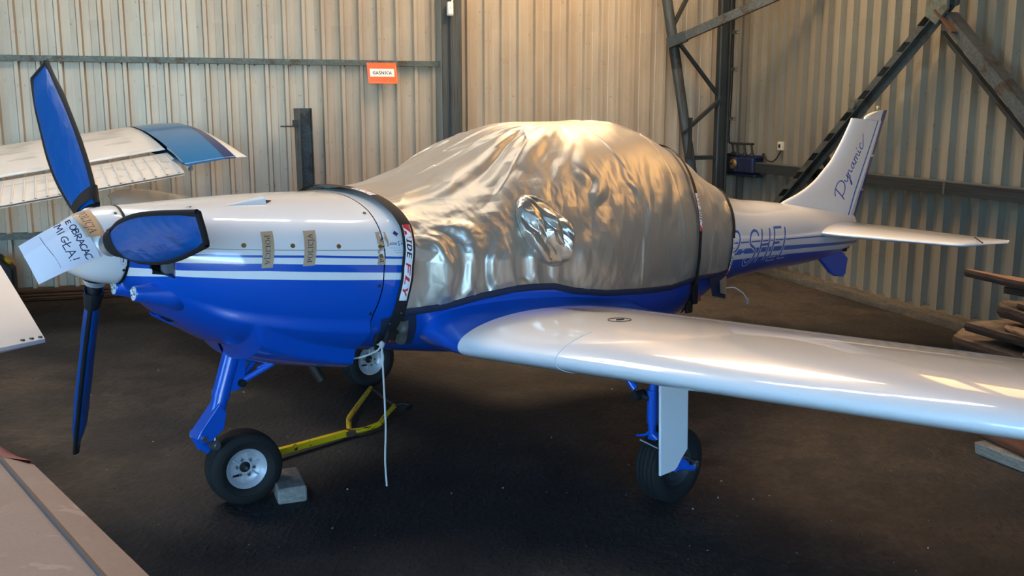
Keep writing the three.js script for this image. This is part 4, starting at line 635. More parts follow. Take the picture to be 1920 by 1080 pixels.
for (const s of [1, -1]) { // main gear
  const g = new THREE.Group(); g.name = 'main_gear'; plane.add(g); const W = (z) => s * z;
  part('leg', merge([rod([-0.092, 0.29, W(1.165)], [-0.1, 0.72, W(1.172)], 0.018), rod([-0.093, 0.36, W(1.166)], [-0.097, 0.50, W(1.168)], 0.024), rod([-0.097, 0.5, W(1.168)], [-0.097, 0.506, W(1.168)], 0.026)]), mBlueGear, g);
  part('trailing_arm', merge([rod([-0.095, 0.31, W(1.17)], [-0.06, 0.24, W(1.245)], 0.022), rod([-0.06, 0.24, W(1.245)], [0.03, 0.165, W(1.25)], 0.022)]), mBlueGear, g);
  part('gear_door', plate([[-0.198, 0.64], [-0.026, 0.61], [-0.015, 0.262], [-0.052, 0.228], [-0.078, 0.196], [-0.092, 0.187], [-0.18, 0.184]], 0.008, (x, y, z) => [x, y, W(1.285 + z)], 0.002), white, g, 'white undercarriage door');
  part('door_arm', rod([-0.15, 0.295, W(1.15)], [-0.1, 0.25, W(1.28)], 0.005), mMetal, g); part('brake_pipe', tube([[-0.17, 0.318, W(1.15)], [-0.13, 0.315, W(1.16)], [-0.1, 0.325, W(1.165)]], 0.006, 16, 6), mBlueGear, g);
  part('side_strut', merge([rod([-0.15, 0.63, W(0.98)], [-0.13, 0.50, W(1.1)], 0.016)]), mBlueGear, g); part('strut_joint', rod([-0.16, 0.478, W(1.12)], [-0.1, 0.478, W(1.12)], 0.021), mBlack, g); part('strut_joint', rod([-0.17, 0.59, W(1.02)], [-0.13, 0.59, W(1.02)], 0.018), mBlack, g); part('strut_link', rod([-0.13, 0.48, W(1.11)], [-0.11, 0.47, W(1.165)], 0.014), mBlack, g);
  part('brake_caliper', merge([box(0.06, 0.06, 0.024, -0.025, 0.185, W(1.252), 0.01), rod([-0.01, 0.17, W(1.25)], [0.085, 0.142, W(1.25)], 0.015)]), mBlueGear, g); part('brake_hose', tube([[-0.04, 0.225, W(1.262)], [0.01, 0.21, W(1.272)], [0.06, 0.18, W(1.268)], [0.085, 0.16, W(1.26)]], 0.004, 20, 6), mMetal, g); part('bleed_nipple', box(0.03, 0.03, 0.03, 0.092, 0.158, W(1.252), 0.008), mMetal, g);
  const w = new THREE.Group(); w.name = 'main_wheel'; g.add(w);
  wheelPartsFlat(w, [0.0, 0.167, W(1.187)], 0.166, 0.125, 0, s > 0 ? std({ color: 0x2c2d30, roughness: 0.6 }) : mRim);
}
const SPL = 0.25, ax = (d) => [-1.866 - d, 1.1575 + TILT * d, 0];
const onSp = (d, a, o = 0) => { const q = clamp(d / SPL), r = 0.149 * Math.pow(Math.max(0, 1 - Math.pow(q, 1.9)), 0.6) + o, c = ax(d); return [c[0], c[1] + r * Math.sin(a), r * Math.cos(a)]; };
{ // spinner and the shanks of the three blades
  const prof = []; for (let i = 0; i <= 24; i++) { const q = i / 24; prof.push(new THREE.Vector2(0.149 * Math.pow(Math.max(0, 1 - Math.pow(q, 1.9)), 0.6), SPL * q)); }
  const g = new THREE.LatheGeometry([new THREE.Vector2(0.12, 0), ...prof], 64); g.rotateZ(Math.PI / 2); g.rotateZ(-TILT); g.translate(...ax(0));
  const sp = part('spinner', g, white, plane);
  const bp = new THREE.CylinderGeometry(0.15, 0.15, 0.01, 64); bp.rotateZ(Math.PI / 2 - TILT); bp.translate(...ax(-0.001)); part('back_plate', bp, mBlack, sp);
  const tDec = canvasTex(128, 192, (x, w, h) => { x.fillStyle = '#e6e8ea'; x.fillRect(0, 0, w, h); x.strokeStyle = '#8b93a5'; x.lineWidth = 5; x.beginPath(); x.ellipse(64, 96, 48, 82, 0, 0, 7); x.stroke(); x.fillStyle = '#23306e'; x.beginPath(); x.moveTo(48, 140); x.lineTo(64, 50); x.lineTo(82, 60); x.lineTo(70, 140); x.fill(); x.fillStyle = '#b02a2a'; x.fillRect(58, 104, 18, 22); });
  part('maker_decal', grid(8, 8, (s, t) => [...onSp(lerp(0.034, 0.008, s), lerp(R(-26), R(-4), t), 0.0012), s, t]), phys({ map: tDec, roughness: 0.3, clearcoat: 1 }), sp, 'small oval decal on the spinner');
  for (const a of [R(58), R(-33)]) { const p = onSp(0.016, a, 0.0005), q = onSp(0.016, a, 0.003); part('screw', rod(p, q, 0.0055), mScrew, sp); }
}
// propeller: the blades belong to the aircraft, each wears a padded cover that is a thing of its own
const tQuilt = texture(512, (x, y) => { const w = fbm(x * 4, y * 9, 4, 0, 200), r = Math.pow(ridge(x * 5 + w * 2.4, y * 13 + w * 3, 204), 3), r2 = Math.pow(ridge(x * 12 + w * 4, y * 26, 206), 4); return [0.55 * w + 0.3 * r + 0.15 * r2]; }, { srgb: false });
const mQuilt = phys({ color: 0x0453a0, bumpMap: tQuilt, bumpScale: 0.003, roughness: 0.42, specularIntensity: 0.7 });
const mTrim = std({ color: 0x0d0d10, roughness: 0.8 });
{
  const hub = V(-1.925, 1.158, 0), up = V(TILT, 1, 0).normalize(), fw = V(-1, TILT, 0).normalize(), beta = R(25), R1 = 0.925;
  const LBL = ['blue padded cover with black trim on the raised propeller blade', 'blue padded cover on the propeller blade pointing out over the cowling', 'blue padded cover with a black strap on the propeller blade hanging straight down'];
  [-43.5, 81, 196.5].forEach((deg, bi) => {
    const al = R(deg), er = up.clone().multiplyScalar(Math.cos(al)).add(V(0, 0, Math.sin(al))), tg = up.clone().multiplyScalar(Math.sin(al)).add(V(0, 0, -Math.cos(al)));
    const ec = tg.clone().multiplyScalar(Math.cos(beta)).addScaledVector(fw, Math.sin(beta)), en = er.clone().cross(ec);
    const P = (r, c, n) => { const p = hub.clone().addScaledVector(er, r).addScaledVector(ec, c).addScaledVector(en, n); return [p.x, p.y, p.z]; };
    // the shank and the bare root of the blade
    part('propeller_blade', merge([grid(12, 28, (s, t) => { const r = lerp(0.09, 0.26, s), a = t * Math.PI * 2; return P(r, lerp(0.028, 0.05, s) * Math.cos(a), lerp(0.028, 0.02, s) * Math.sin(a)); }), grid(20, 24, (s, t) => { const r = lerp(0.24, 0.9, s), a = t * Math.PI * 2, hc = lin(r, [0.24, 0.45, 0.75, 0.9], [0.05, 0.075, 0.055, 0.03]); return P(r, hc * Math.cos(a), 0.009 * Math.sin(a)); })]), mBlack, plane, 'black propeller blade');
    part('blade_collar', grid(2, 28, (s, t) => { const a = t * Math.PI * 2; return P(lerp(0.135, 0.158, s), lerp(0.046, 0.036, s) * Math.cos(a), lerp(0.046, 0.036, s) * Math.sin(a)); }), std({ color: 0xb9bdc2, roughness: 0.4, metalness: 0.5 }), plane);
    const c0 = hub.clone().addScaledVector(er, 0.55), t = thing('propeller_cover', LBL[bi], 'cover', AC, [c0.x, c0.y, c0.z]);
    const HC = [[[0.046, 0.06, 0.08, 0.102, 0.112, 0.108, 0.1, 0.08], [0.046, 0.052, 0.058, 0.06, 0.056, 0.046, 0.03, 0.014]], [[0.044, 0.05, 0.066, 0.078, 0.082, 0.076, 0.066, 0.055], [0.044, 0.053, 0.072, 0.084, 0.088, 0.08, 0.062, 0.042]], [[0.046, 0.055, 0.07, 0.09, 0.095, 0.09, 0.075, 0.045], [0.046, 0.055, 0.07, 0.09, 0.095, 0.085, 0.06, 0.02]]][bi];
    const hcF = (r, c = 1) => herm(clamp(r, 0.165, 0.94), [0.165, 0.215, 0.29, 0.4, 0.52, 0.66, 0.8, 0.94], HC[c >= 0 ? 0 : 1]);
    const r0 = bi === 2 ? 0.20 : 0.17, tip = [0.945, 0.93, 0.892][bi], slant = [0.012, -0.022, 0.02][bi];
    const rOf = (s, c) => lerp(r0, tip, s) - slant * c * s * s, mid = () => 0;
    const skin = (sd) => grid(90, 26, (s, q) => { const c = lerp(-1, 1, q), r = rOf(s, c), h = hcF(r, c), e = Math.sqrt(Math.max(0, 1 - c * c * 0.999)); const wr = 0.0045 * (ridge(r * 13 + c * 1.5, c * 1.6 + fbm(r * 6, c * 2 + 9 * bi, 3) * 2, 210 + bi * 5 + (sd > 0 ? 1 : 0)) - 0.5) * e * sst(0, 0.1, s) * sst(1, 0.9, s); return [...P(r, mid(r) + c * h, sd * (0.004 + 0.022 * e * sst(1.02, 0.8, s)) + sd * wr), r * 1.1, c * h * 2 + (sd > 0 ? 0 : 0.5)]; }, { flip: sd > 0 });
    part('padded_shell', merge([skin(1), skin(-1)]), mQuilt, t);
    const edge = (c) => Array.from({ length: 24 }, (_, i) => { const s = i / 23, r = rOf(s, c); return P(r, c * hcF(r, c), 0); });
    const flat = (points, w, th) => { const cv = new THREE.CatmullRomCurve3(pts(points)); return grid(60, 12, (s, q) => { const p = cv.getPointAt(s), tn = cv.getTangentAt(s), a = q * Math.PI * 2, x = en.clone(), y = tn.clone().cross(x).normalize(); return [p.x + y.x * w * Math.cos(a) + x.x * th * Math.sin(a), p.y + y.y * w * Math.cos(a) + x.y * th * Math.sin(a), p.z + y.z * w * Math.cos(a) + x.z * th * Math.sin(a)]; }); };
    part('trim', flat(edge(1), 0.0125, 0.009), mTrim, t); part('trim', flat(edge(-1), 0.0125, 0.009), mTrim, t);
    part('tip_trim', flat(Array.from({ length: 8 }, (_, i) => { const c = lerp(1.04, -1.04, i / 7), r = rOf(1, c) + 0.002; return P(r, c * hcF(0.94, c), 0); }), 0.012, 0.01), mTrim, t);
    part('strap', grid(4, 40, (s, q) => { const a = q * Math.PI * 2, r = lerp(0.175, 0.235, s) + (bi === 2 ? 0.015 : 0), k = 1.07; return P(r - 0.01 * Math.cos(a), (hcF(r) + 0.004) * k * Math.cos(a), (0.036 - 0.01 * s) * k * Math.sin(a)); }), mTrim, t);
    if (bi === 2) { part('strap_end', box(0.03, 0.05, 0.012, ...P(0.22, -0.075, 0.02), 0.004), mTrim, t); part('cuff', grid(4, 30, (s, q) => { const a = q * Math.PI * 2, r = lerp(0.175, 0.205, s) + 0.012 * Math.cos(a); return P(r, 0.056 * Math.cos(a), 0.034 * Math.sin(a)); }), mQuilt, t); }
  });
}
// ------------------------------------------------------------------ tape strips and the note
const tTape = (mode) => canvasTex(160, 448, (x, w, h) => {
  x.fillStyle = '#b39b7e'; x.fillRect(0, 0, w, h); const r = mulberry(5 + mode); for (let i = 0; i < 160; i++) { x.fillStyle = r() > 0.5 ? 'rgba(190,168,138,0.5)' : 'rgba(158,134,106,0.4)'; x.fillRect(r() * w, r() * h, 2 + r() * 26, 1.5); }
  x.save(); x.translate(w / 2, h / 2); x.rotate(mode === 1 ? -Math.PI / 2 : Math.PI / 2); x.fillStyle = '#262238'; x.font = '92px serif'; x.textAlign = 'center'; x.textBaseline = 'middle'; x.fillText('POLICJA', 0, 4, 384); x.restore();
});
const mTape = [0, 1].map((m) => std({ map: tTape(m), roughness: 0.6 }));
function tape(label, uL, uR, h0, h1, mat, off = 0.002, uv = (s, v) => [s, v], n = 18) {
  const mid = hullAt((uL(0.5) + uR(0.5)) / 2, (h0 + h1) / 2), t = thing('tape_strip', label, 'tape', AC, mid);
  part('tape', grid(8, n, (s, v) => { const u = lerp(uL(v), uR(v), s), h = lerp(h0, h1, v), wob = 0.0012 * noise2(s * 5, v * 9, 0, 77); return [...hullAt(u, h, off + wob), ...uv(s, v)]; }, { flip: true }), mat, t);
  return t;
}
const jg = (a, k, seed) => (v) => a + k * (noise2(v * 14, seed) - 0.5);
tape('tan tape strip with black serif lettering reading downward, on the cowling nearer the propeller', (v) => -1.462 + 0.022 * v + 0.0008 * Math.sin(v * 40), (v) => -1.421 + 0.026 * v, 1.072, 1.204, mTape[0]);
tape('tan tape strip with black serif lettering reading upward, in the middle of the cowling', (v) => -1.311 + 0.03 * v, (v) => -1.266 + 0.034 * v, 1.069, 1.198, mTape[1]);
tape('larger torn scrap of lettered tan tape at the rear edge of the cowling', (v) => -1.001 + 0.012 * v + (v < 0.5 ? 0.012 * v : 0.0) + 0.004 * (noise2(v * 9, 2) - 0.5), (v) => lerp(-0.996, -0.966, sst(0, 0.35, v)) - 0.016 * sst(0.55, 0.85, v) * noise2(v * 17, 5) + 0.012 * sst(0.8, 1, v), 1.092, 1.175, mTape[1], 0.0025, (s, v) => [s * 0.6, 0.6 + v * 0.4]);
tape('narrow torn sliver of tan tape beside the larger scrap', (v) => -0.956 + 0.003 * Math.sin(v * 9), (v) => -0.944 - 0.006 * Math.abs(v - 0.4), 1.118, 1.173, std({ color: 0xb39b7e, roughness: 0.6 }), 0.0028);
tape('small torn scrap of lettered tan tape on the blue stripes under the larger scrap', (v) => -1.011 + 0.01 * v + 0.003 * noise2(v * 12, 3), (v) => -0.972 - 0.016 * sst(0.5, 1, v) * noise2(v * 9, 8), 1.048, 1.088, mTape[1], 0.0025, (s, v) => [0.1 + s * 0.8, 0.02 + v * 0.3]);
{ // tape on the spinner and the sheet of paper it holds
  const t = thing('tape_strip', 'tan tape strip with black lettering holding the paper note to the spinner', 'tape', AC, onSp(0.12, R(45)));
  part('tape', grid(12, 24, (s, v) => { const d = lerp(0.155, 0.093, s) - 0.018 * (1 - v) + 0.02 * v * (1 - v), a = lerp(R(20), R(82), v), p = onSp(d, a, 0.004), l = 0.062 * sst(1, 0.1, s) * (0.75 + 0.25 * Math.sin(v * Math.PI)); return [p[0] - 0.31 * l, p[1] + 0.12 * l, p[2] + 0.95 * l, s, v]; }), mTape[0], t);
  const tNote = canvasTex(840, 594, (x, w, h) => {   // long side lies along the aircraft, top of the writing by the spinner
    x.fillStyle = '#e9e9f1'; x.fillRect(0, 0, w, h); x.strokeStyle = '#2b3350'; x.lineCap = 'round'; x.lineJoin = 'round';
    x.save(); x.translate(w, 0); x.rotate(Math.PI / 2);     // now x runs down the short side, y towards the free end
    const S = (wd, ox, oy, k, segs) => { x.save(); x.translate(ox, oy); x.scale(k, k); x.lineWidth = wd / k; strokePath(x, segs); x.restore(); };
    const G = { O: [[[60, 8], [10, 8, 6, 96, 50, 98], [98, 96, 94, 6, 52, 8]]], B: [[[16, 100], [20, 4]], [[18, 6], [80, 4, 80, 46, 24, 48], [96, 50, 86, 104, 18, 98]]], R: [[[16, 100], [18, 6], [84, 0, 84, 52, 24, 54], [84, 100]]], A: [[[8, 100], [48, 6], [88, 100]], [[24, 64], [76, 62]]], C: [[[82, 20], [50, -6, 8, 30, 14, 66], [24, 110, 70, 100, 86, 84]]], G: [[[82, 16], [40, -8, 6, 40, 18, 74], [36, 110, 84, 96, 84, 62], [54, 62]]], L: [[[26, 4], [22, 98], [78, 96]], [[4, 60], [64, 36]]], N: [[[10, 100], [14, 6], [72, 96], [76, 2]]], I: [[[40, 4], [38, 98]]], E: [[[74, 6], [18, 6], [18, 98], [78, 96]], [[18, 52], [64, 50]]], S: [[[76, 14], [40, -8, 6, 28, 40, 48], [92, 64, 60, 110, 10, 88]]], M: [[[8, 100], [16, 6], [46, 70], [76, 6], [86, 100]]], '!': [[[44, 4], [36, 66]], [[32, 96], [34, 100]]] };
    const write = (str, ox, oy, kx, step) => { let px = ox; for (const ch of str) { if (ch !== ' ') S(13, px, oy, kx, G[ch]); px += step; } };
    write('NIE', -118, 128, 0.62, 62); write('OBRACAC', 70, 84, 0.88, 69); S(8, 556, 84, 1, [[[0, 10], [10, 0]]]); write('SMIG', -70, 250, 0.95, 76); write('LA!', 240, 240, 1.2, 104);
    x.lineWidth = 7; strokePath(x, [[[40, 560], [200, 540, 300, 520, 330, 512]]]); x.lineWidth = 4; strokePath(x, [[[330, 512], [400, 502, 460, 500, 520, 506]]]);
    x.restore();
  });
  const RB = V(-1.966, 1.137, 0.140), RT = V(-2.008, 1.287, 0.060), LB = V(-2.192, 1.066, 0.172), LT = V(-2.228, 1.195, 0.10);
  const n = thing('paper_note', 'white sheet with hand-written blue capitals taped to the spinner', 'note', AC, [-2.1, 1.17, 0.12]);
  const sheet = (o) => grid(30, 24, (s, v) => { const a = RT.clone().lerp(RB, v), b = LT.clone().lerp(LB, v), p = a.lerp(b, s), cu = 0.010 * Math.sin(s * Math.PI) - 0.006 * Math.sin(v * Math.PI), fold = 0.006 * Math.max(0, 1 - Math.abs(v - 0.18 - 0.1 * s) * 14); const lift = 0.010 + 0.034 * Math.sin(v * Math.PI) * (1 - s) ** 0.8 + 0.02 * (1 - s); return [p.x - 0.5 * cu - 0.31 * lift, p.y + 0.45 * cu + 0.12 * lift, p.z + cu - fold + o + 0.95 * lift, 1 - s, 1 - v]; }, { flip: false });
  part('sheet', sheet(0), std({ map: tNote, roughness: 0.85 }), n); part('sheet_back', sheet(-0.0012), std({ color: 0xe9e9f1, roughness: 0.85 }), n);
}
// ------------------------------------------------------------------ the silver cover over canopy and windscreen
const sabs = (x) => Math.sqrt(x * x + 0.006) - 0.05, crease = (x, y, z) => { const a = sabs(2 * noise2(x, y, 0, z) - 1); return a; };
// flat facets that meet in straight creases, as in crumpled stiff cloth
function facet(x, y, z) { const k = (x + y) * 0.3660254, i = Math.floor(x + k), j = Math.floor(y + k), g = (i + j) * 0.2113249, a = x - i + g, b = y - j + g, o = a > b ? 1 : 0, h = (m, n) => hsh(i + m, j + n, z), fx = x + k - i, fy = y + k - j; const v0 = h(0, 0), v1 = h(o, 1 - o), v2 = h(1, 1); return o ? v0 * (1 - fx) + v1 * (fx - fy) + v2 * fy : v0 * (1 - fy) + v1 * (fy - fx) + v2 * fx; }
// creases of the cloth over its whole sheet: x runs aft along the hull, y round it from hem to hem
const tCrease = texture(1024, (x, y) => {
  const u = -0.95 + 2.9 * x, d = -30 + 240 * y, q = d > 90 ? 180 - d : d, w = fbm(u * 2.2, q / 36, 3, 0, 300), low = sst(56, 20, q), A = sst(0.40, 0.0, u) * sst(96, 70, q) * sst(6, 30, q), C = sst(0.45, 0.85, u);
  const ru = u - 0.40, rq = (q - 82) / 55, ph = Math.atan2(rq, ru), rr = Math.hypot(ru, rq);
  let h = 0.5 + low * (0.34 * (facet(u * 17 + w * 2, q / 9 - u * 3, 311) - 0.5) + 0.22 * (crease(u * 13 - q * 0.05 + w * 3, q / 26, 313) - 0.4) + 0.12 * (facet(u * 40, q / 4 + u * 6, 315) - 0.5));
  h += A * (0.34 * (crease(ph * 8 + 3 * w, rr * 1.8, 317) - 0.4) + 0.22 * (facet(ph * 10 + u * 3, rr * 9, 319) - 0.5)) + C * 0.30 * (crease(u * 5 - q * 0.085 + w, q / 80, 321) - 0.4) + 0.06 * (facet(u * 22, q / 8, 323) - 0.5);
  return [h];
}, { srgb: false });
const mSilver = phys({ color: 0xbdb6a9, metalness: 0.75, roughness: 0.42, bumpMap: tCrease, bumpScale: 0.022, sheen: 0.2, sheenColor: new THREE.Color(0xffffff), side: THREE.DoubleSide });
const mSilverBag = phys({ color: 0xbdb6a9, metalness: 0.82, roughness: 0.3, side: THREE.DoubleSide });
const hemH = (u) => lin(u, [-0.95, -0.877, -0.706, -0.526, -0.359, -0.239, -0.126, -0.005, 0.218, 0.512, 0.753, 1.023, 1.288, 1.45], [0.842, 0.846, 0.850, 0.876, 0.889, 0.885, 0.874, 0.840, 0.801, 0.773, 0.756, 0.769, 0.752, 0.755]);
const frontU = (d) => lin(d, [-30, -21, -10, -2, 10, 28, 41, 55, 70, 90], [-0.925, -0.915, -0.902, -0.886, -0.871, -0.855, -0.858, -0.869, -0.885, -0.905]);
const rearU = (d) => lin(d, [-40, -26, 5, 20, 35, 52, 70, 90], [1.42, 1.423, 1.432, 1.461, 1.493, 1.555, 1.66, 1.80]);
const midU = (d) => lin(d, [-40, -27, -14, 0, 16, 26, 46, 60, 90], [1.005, 1.003, 0.997, 0.998, 1.015, 1.022, 1.07, 1.10, 1.20]);
const fold1 = (d) => d > 90 ? 180 - d : d;      // degrees round the hull folded onto the left side
function drape(u, d, side) {                        // how far the cloth stands off the hull, in metres
  const q = fold1(d), e = sst(0, 0.05, u - frontU(q)) * sst(0, 0.05, rearU(q) - u), hem = sst(0.0, 0.05, hull0(u, R(q))[1] - hemH(u)), z = side * 17;
  let s = 0;
  // loose cloth between cowl and windscreen: folds running from the crown down and forward
  const A = sst(0.36, -0.10, u) * sst(96, 66, q) * sst(0, 26, q), ru = u - 0.40, rq = (q - 82) / 55, ph = Math.atan2(rq, ru), rr = Math.hypot(ru, rq), wa = fbm(u * 1.8, q / 40, 2, 0, 7 + z);
  s += A * (0.095 * (crease(ph * 1.9 + 0.7 * wa, rr * 0.4 + 3, 401 + z) - 0.40) + 0.048 * (crease(ph * 4.4 + 1.9 * wa, rr * 0.8 + wa, 405 + z) - 0.40) * sst(0.2, 0.6, rr) )
    + 0.016 * sst(0.25, -0.1, u) * sst(64, 46, q) * sst(12, 28, q) * (crease(u * 3.4 + q * 0.03 + wa * 1.5, q / 30 - u * 1.4, 409 + z) - 0.4);
  // skirt: long upright folds, deepest under the bunched pocket
  const B = sst(52, 18, q), near = Math.exp(-(((u + 0.34) / 0.22) ** 2)), wv = 2.2 * fbm(u * 2.6 + 3, q / 34, 3, 0, 11 + z);
  s += B * ((0.012 + 0.06 * near) * (crease(u * 6.4 + 0.8 * wv - q * 0.006, q / 80, 411 + z) - 0.36) + (0.018 + 0.03 * near) * (crease(u * 13 + 1.8 * wv + q * 0.012, q / 44, 412 + z) - 0.36));
  s += B * 0.018 * (crease(u * 6.5 - q * 0.035 + wv, q / 40 + u * 0.5, 415 + z) - 0.40) * sst(-0.2, 0.1, u) * sst(1.0, 0.7, u) + B * 0.018 * (crease(u * 5.2 + q * 0.04 + wv, q / 36 + wv, 419 + z) - 0.40) * sst(-0.4, -0.55, u);
  s += (0.016 * A * sst(0.15, 0.4, rr) + 0.006 * B * sst(0.9, 0.3, u)) * (facet(ph * 4.6 + u * 2, rr * 4.5 + q * 0.02, 441 + z) - 0.45) + 0.016 * B * (0.4 + near) * (facet(u * 11 + q * 0.03 + wv, q / 20 - u * 2, 443 + z) - 0.45);
  // tighter slanting creases towards the rear straps
  const C = sst(0.5, 0.95, u); s += C * (0.018 * (crease(u * 2.4 - q * 0.034 + 0.6 * fbm(u * 3, q / 30, 2, 0, 13), q / 90 + u * 0.5, 421 + z) - 0.4) + 0.008 * (crease(u * 6 - q * 0.075 + 1.2 * fbm(u * 3, q / 30, 2, 0, 14), q / 60 + u, 423 + z) - 0.4));
  s += 0.004 * sst(0.2, 0.4, u) * sst(1.1, 0.8, u) * sst(20, 40, q) * sst(88, 70, q) * (crease(u * 2.2 + q * 0.028 + 0.5 * wa, q / 70 - u, 425 + z) - 0.4);
  // stitched seams and the long ridge over the crown
  const line = (x, w) => Math.exp(-((x / w) ** 2));
  s += 0.0045 * line(u - lin(q, [-20, 20, 60, 90], [0.49, 0.50, 0.46, 0.40]), 0.007) * sst(80, 60, q) + 0.004 * line(u - lin(q, [-20, 20, 60, 90], [0.845, 0.86, 0.90, 1.0]), 0.006);
  s += 0.010 * line(q - lin(u, [0.2, 0.6, 1.0, 1.2], [86, 84, 76, 66]), 2.2) * sst(0.45, 0.7, u) * sst(1.16, 1.0, u) + 0.005 * line((q - 66) + (u - 0.1) * 60, 2) * sst(-0.3, -0.25, u) * sst(0.12, 0.05, u) ;
  s += 0.004 * line(u - lin(q, [20, 40, 62, 80], [-0.5, -0.36, -0.02, 0.1]), 0.008) * sst(80, 70, q) * sst(22, 30, q);
  // puckers along the bound edges
  const pk = (1 - e) * 0.006 * (ridge(q * 0.22, 3, 431) - 0.3) + (1 - hem) * 0.007 * (ridge(u * 24, 5, 433) - 0.3);
  s = s < 0 ? 0.014 * Math.tanh(s / 0.014) : s; return s * e * hem + Math.max(-0.004, pk) + 0.016;
}
const degAtHem = (u) => thOf(u, hemH(u)) / R(1);
const coverP = (u, d, off = 0) => { const th = R(d); return hull(u, th, drape(u, d, d > 90 ? 1 : 0) + off); };
const cover = thing('canopy_cover', 'crumpled silver cloth cover with black straps and a navy hem over the aircraft cockpit', 'cover', AC, [0.3, 0.8, 0]);
{
  const at = (s, t, off) => { let u = lerp(-0.88, 1.45, s), d = 0; for (let k = 0; k < 3; k++) { const a = degAtHem(u); d = lerp(a, 180 - a, t); const q = fold1(d); u = lerp(frontU(q), rearU(q), s); } return [u, d]; };
  const cl = part('cloth', grid(520, 420, (s, t) => { const [u, d] = at(s, t); const p = coverP(u, d); return [...p, (u + 0.95) / 2.9, (d + 30) / 240]; }, { flip: true }), mSilver, cover);
  // bound hem on both sides
  for (const sd of [0, 1]) part('hem_band', weld(grid(260, 8, (s, q) => { const a = q * Math.PI * 2, u = lerp(-0.885, 1.432, s), h = hemH(u) + 0.015 * Math.cos(a), th = thOf(u, h), d = th / R(1), p = hull(u, sd ? Math.PI - th : th, 0.0185 + 0.006 * Math.sin(a) + 0.002 * noise2(u * 30, 3)); return p; })), mNavy, cover);
  // straps over the hull
  const strap = (uF, hw, d0, d1, o, mat, name, parent, uv) => part(name, grid(140, 6, (s, q) => { const d = lerp(d0, d1, s), f = fold1(d), u = uF(f) + lerp(-hw, hw, q), r = Math.sin(q * Math.PI); const p = hull(u, R(d), 0.02 + o + 0.002 * r); return uv ? [...p, ...uv(s, q)] : p; }, { flip: true }), mat, parent);
  const front = strap(frontU, 0.027, -26, 206, 0.002, mStrap, 'front_strap', cover), mid = strap((d) => midU(d), 0.017, -26, 206, 0.010, mStrap, 'middle_strap', cover), rear = strap((d) => rearU(d) - 0.004, 0.016, -30, 210, 0.002, mStrap, 'rear_strap', cover);
  const tLab = canvasTex(1024, 128, (x, w, h) => { // runs from the front end: red block with a white A, black letters, red letters
    x.fillStyle = '#e8e8ea'; x.fillRect(0, 0, w, h); x.fillStyle = '#cf2030'; x.fillRect(0, 6, 250, 116);
    x.fillStyle = '#f2f2f2'; x.beginPath(); x.moveTo(60, 118); x.lineTo(170, 12); x.lineTo(236, 12); x.lineTo(250, 118); x.lineTo(196, 118); x.lineTo(190, 84); x.lineTo(140, 84); x.lineTo(112, 118); x.fill();
    x.font = 'italic bold 124px sans-serif'; x.textBaseline = 'middle'; x.save(); x.translate(262, 66); x.scale(1.55, 1); x.fillStyle = '#17171c'; x.fillText('IDE', 0, 0); x.restore(); x.save(); x.translate(640, 66); x.scale(1.5, 1); x.fillStyle = '#cf2030'; x.fillText('FLY', 0, 0); x.restore();
  });
  const mLab = std({ map: tLab, roughness: 0.55 });
  strap(frontU, 0.0165, 29, -12, 0.0045, mLab, 'strap_label', front, (s, q) => [s, q]);
  strap(frontU, 0.0165, 77, 62, 0.0045, mLab, 'strap_label', front, (s, q) => [0.3 + s * 0.7, q]);
  strap(midU, 0.013, 27, 6, 0.0125, mLab, 'strap_label', mid, (s, q) => [1 - s, 1 - q]);
  strap((d) => rearU(d) - 0.004, 0.013, 2, -26, 0.0045, mLab, 'strap_label', rear, (s, q) => [1 - s, 1 - q]);
  // the flap under the front strap, its buckle and the webbing below
  const onS = (u, h, o) => hullAt(u, h, o);
  const quad = (c, o, n = 12, wob = 0.004) => grid(n, n, (s, v) => { const u = lerp(lerp(c[0][0], c[1][0], s), lerp(c[3][0], c[2][0], s), v), h = lerp(lerp(c[0][1], c[1][1], s), lerp(c[3][1], c[2][1], s), v); return [...onS(u, h, o + wob * noise2(s * 4, v * 4, 0, 501)), s * 0.2, v * 0.2]; }, { flip: false });
  const fl = part('strap_flap', quad([[-0.978, 0.822], [-0.832, 0.842], [-0.785, 0.682], [-0.952, 0.712]], 0.008), mNavy, cover, 'navy border of the strap flap');
  part('flap_panel', quad([[-0.945, 0.812], [-0.868, 0.818], [-0.832, 0.702], [-0.925, 0.722]], 0.013, 24, 0.02), mSilverBag, fl, 'silver panel of the strap flap');
  part('webbing', grid(14, 3, (s, q) => { const h = lerp(0.83, 0.775, s), u = lerp(-0.915, -0.93, s) + lerp(-0.02, 0.02, q); return onS(u, h, 0.028); }), mStrap, cover);
  const bu = onS(-0.927, 0.768, 0.034), bk = part('buckle', box(0.052, 0.075, 0.02, 0, 0, 0, 0.006).rotateZ(-0.35).translate(...bu), mBlack, cover); part('buckle_bar', box(0.06, 0.012, 0.026, 0, 0, 0, 0.004).rotateZ(-0.35).translate(bu[0] + 0.004, bu[1] + 0.014, bu[2] + 0.004), mBlack, bk); part('buckle_pin', box(0.03, 0.012, 0.024, 0, 0, 0, 0.003).rotateZ(-0.35).translate(bu[0] - 0.006, bu[1] - 0.03, bu[2] + 0.004), std({ color: 0x5e1518, roughness: 0.5 }), bk);
  part('webbing_tail', grid(10, 3, (s, q) => { const h = lerp(0.745, 0.700, s), u = lerp(-0.935, -0.965, s) + lerp(-0.016, 0.016, q); return [...onS(u, h, 0.034), lerp(0.02, 0.45, s), q]; }, { flip: false }), mLab, cover, 'red and white printed webbing end');
  part('webbing_loop', (() => { const p = onS(-0.952, 0.725, 0.02), g = new THREE.TorusGeometry(0.017, 0.011, 10, 24); g.rotateX(0.4); g.scale(0.9, 1.7, 0.7); g.translate(...p); return g; })(), mStrap, cover);
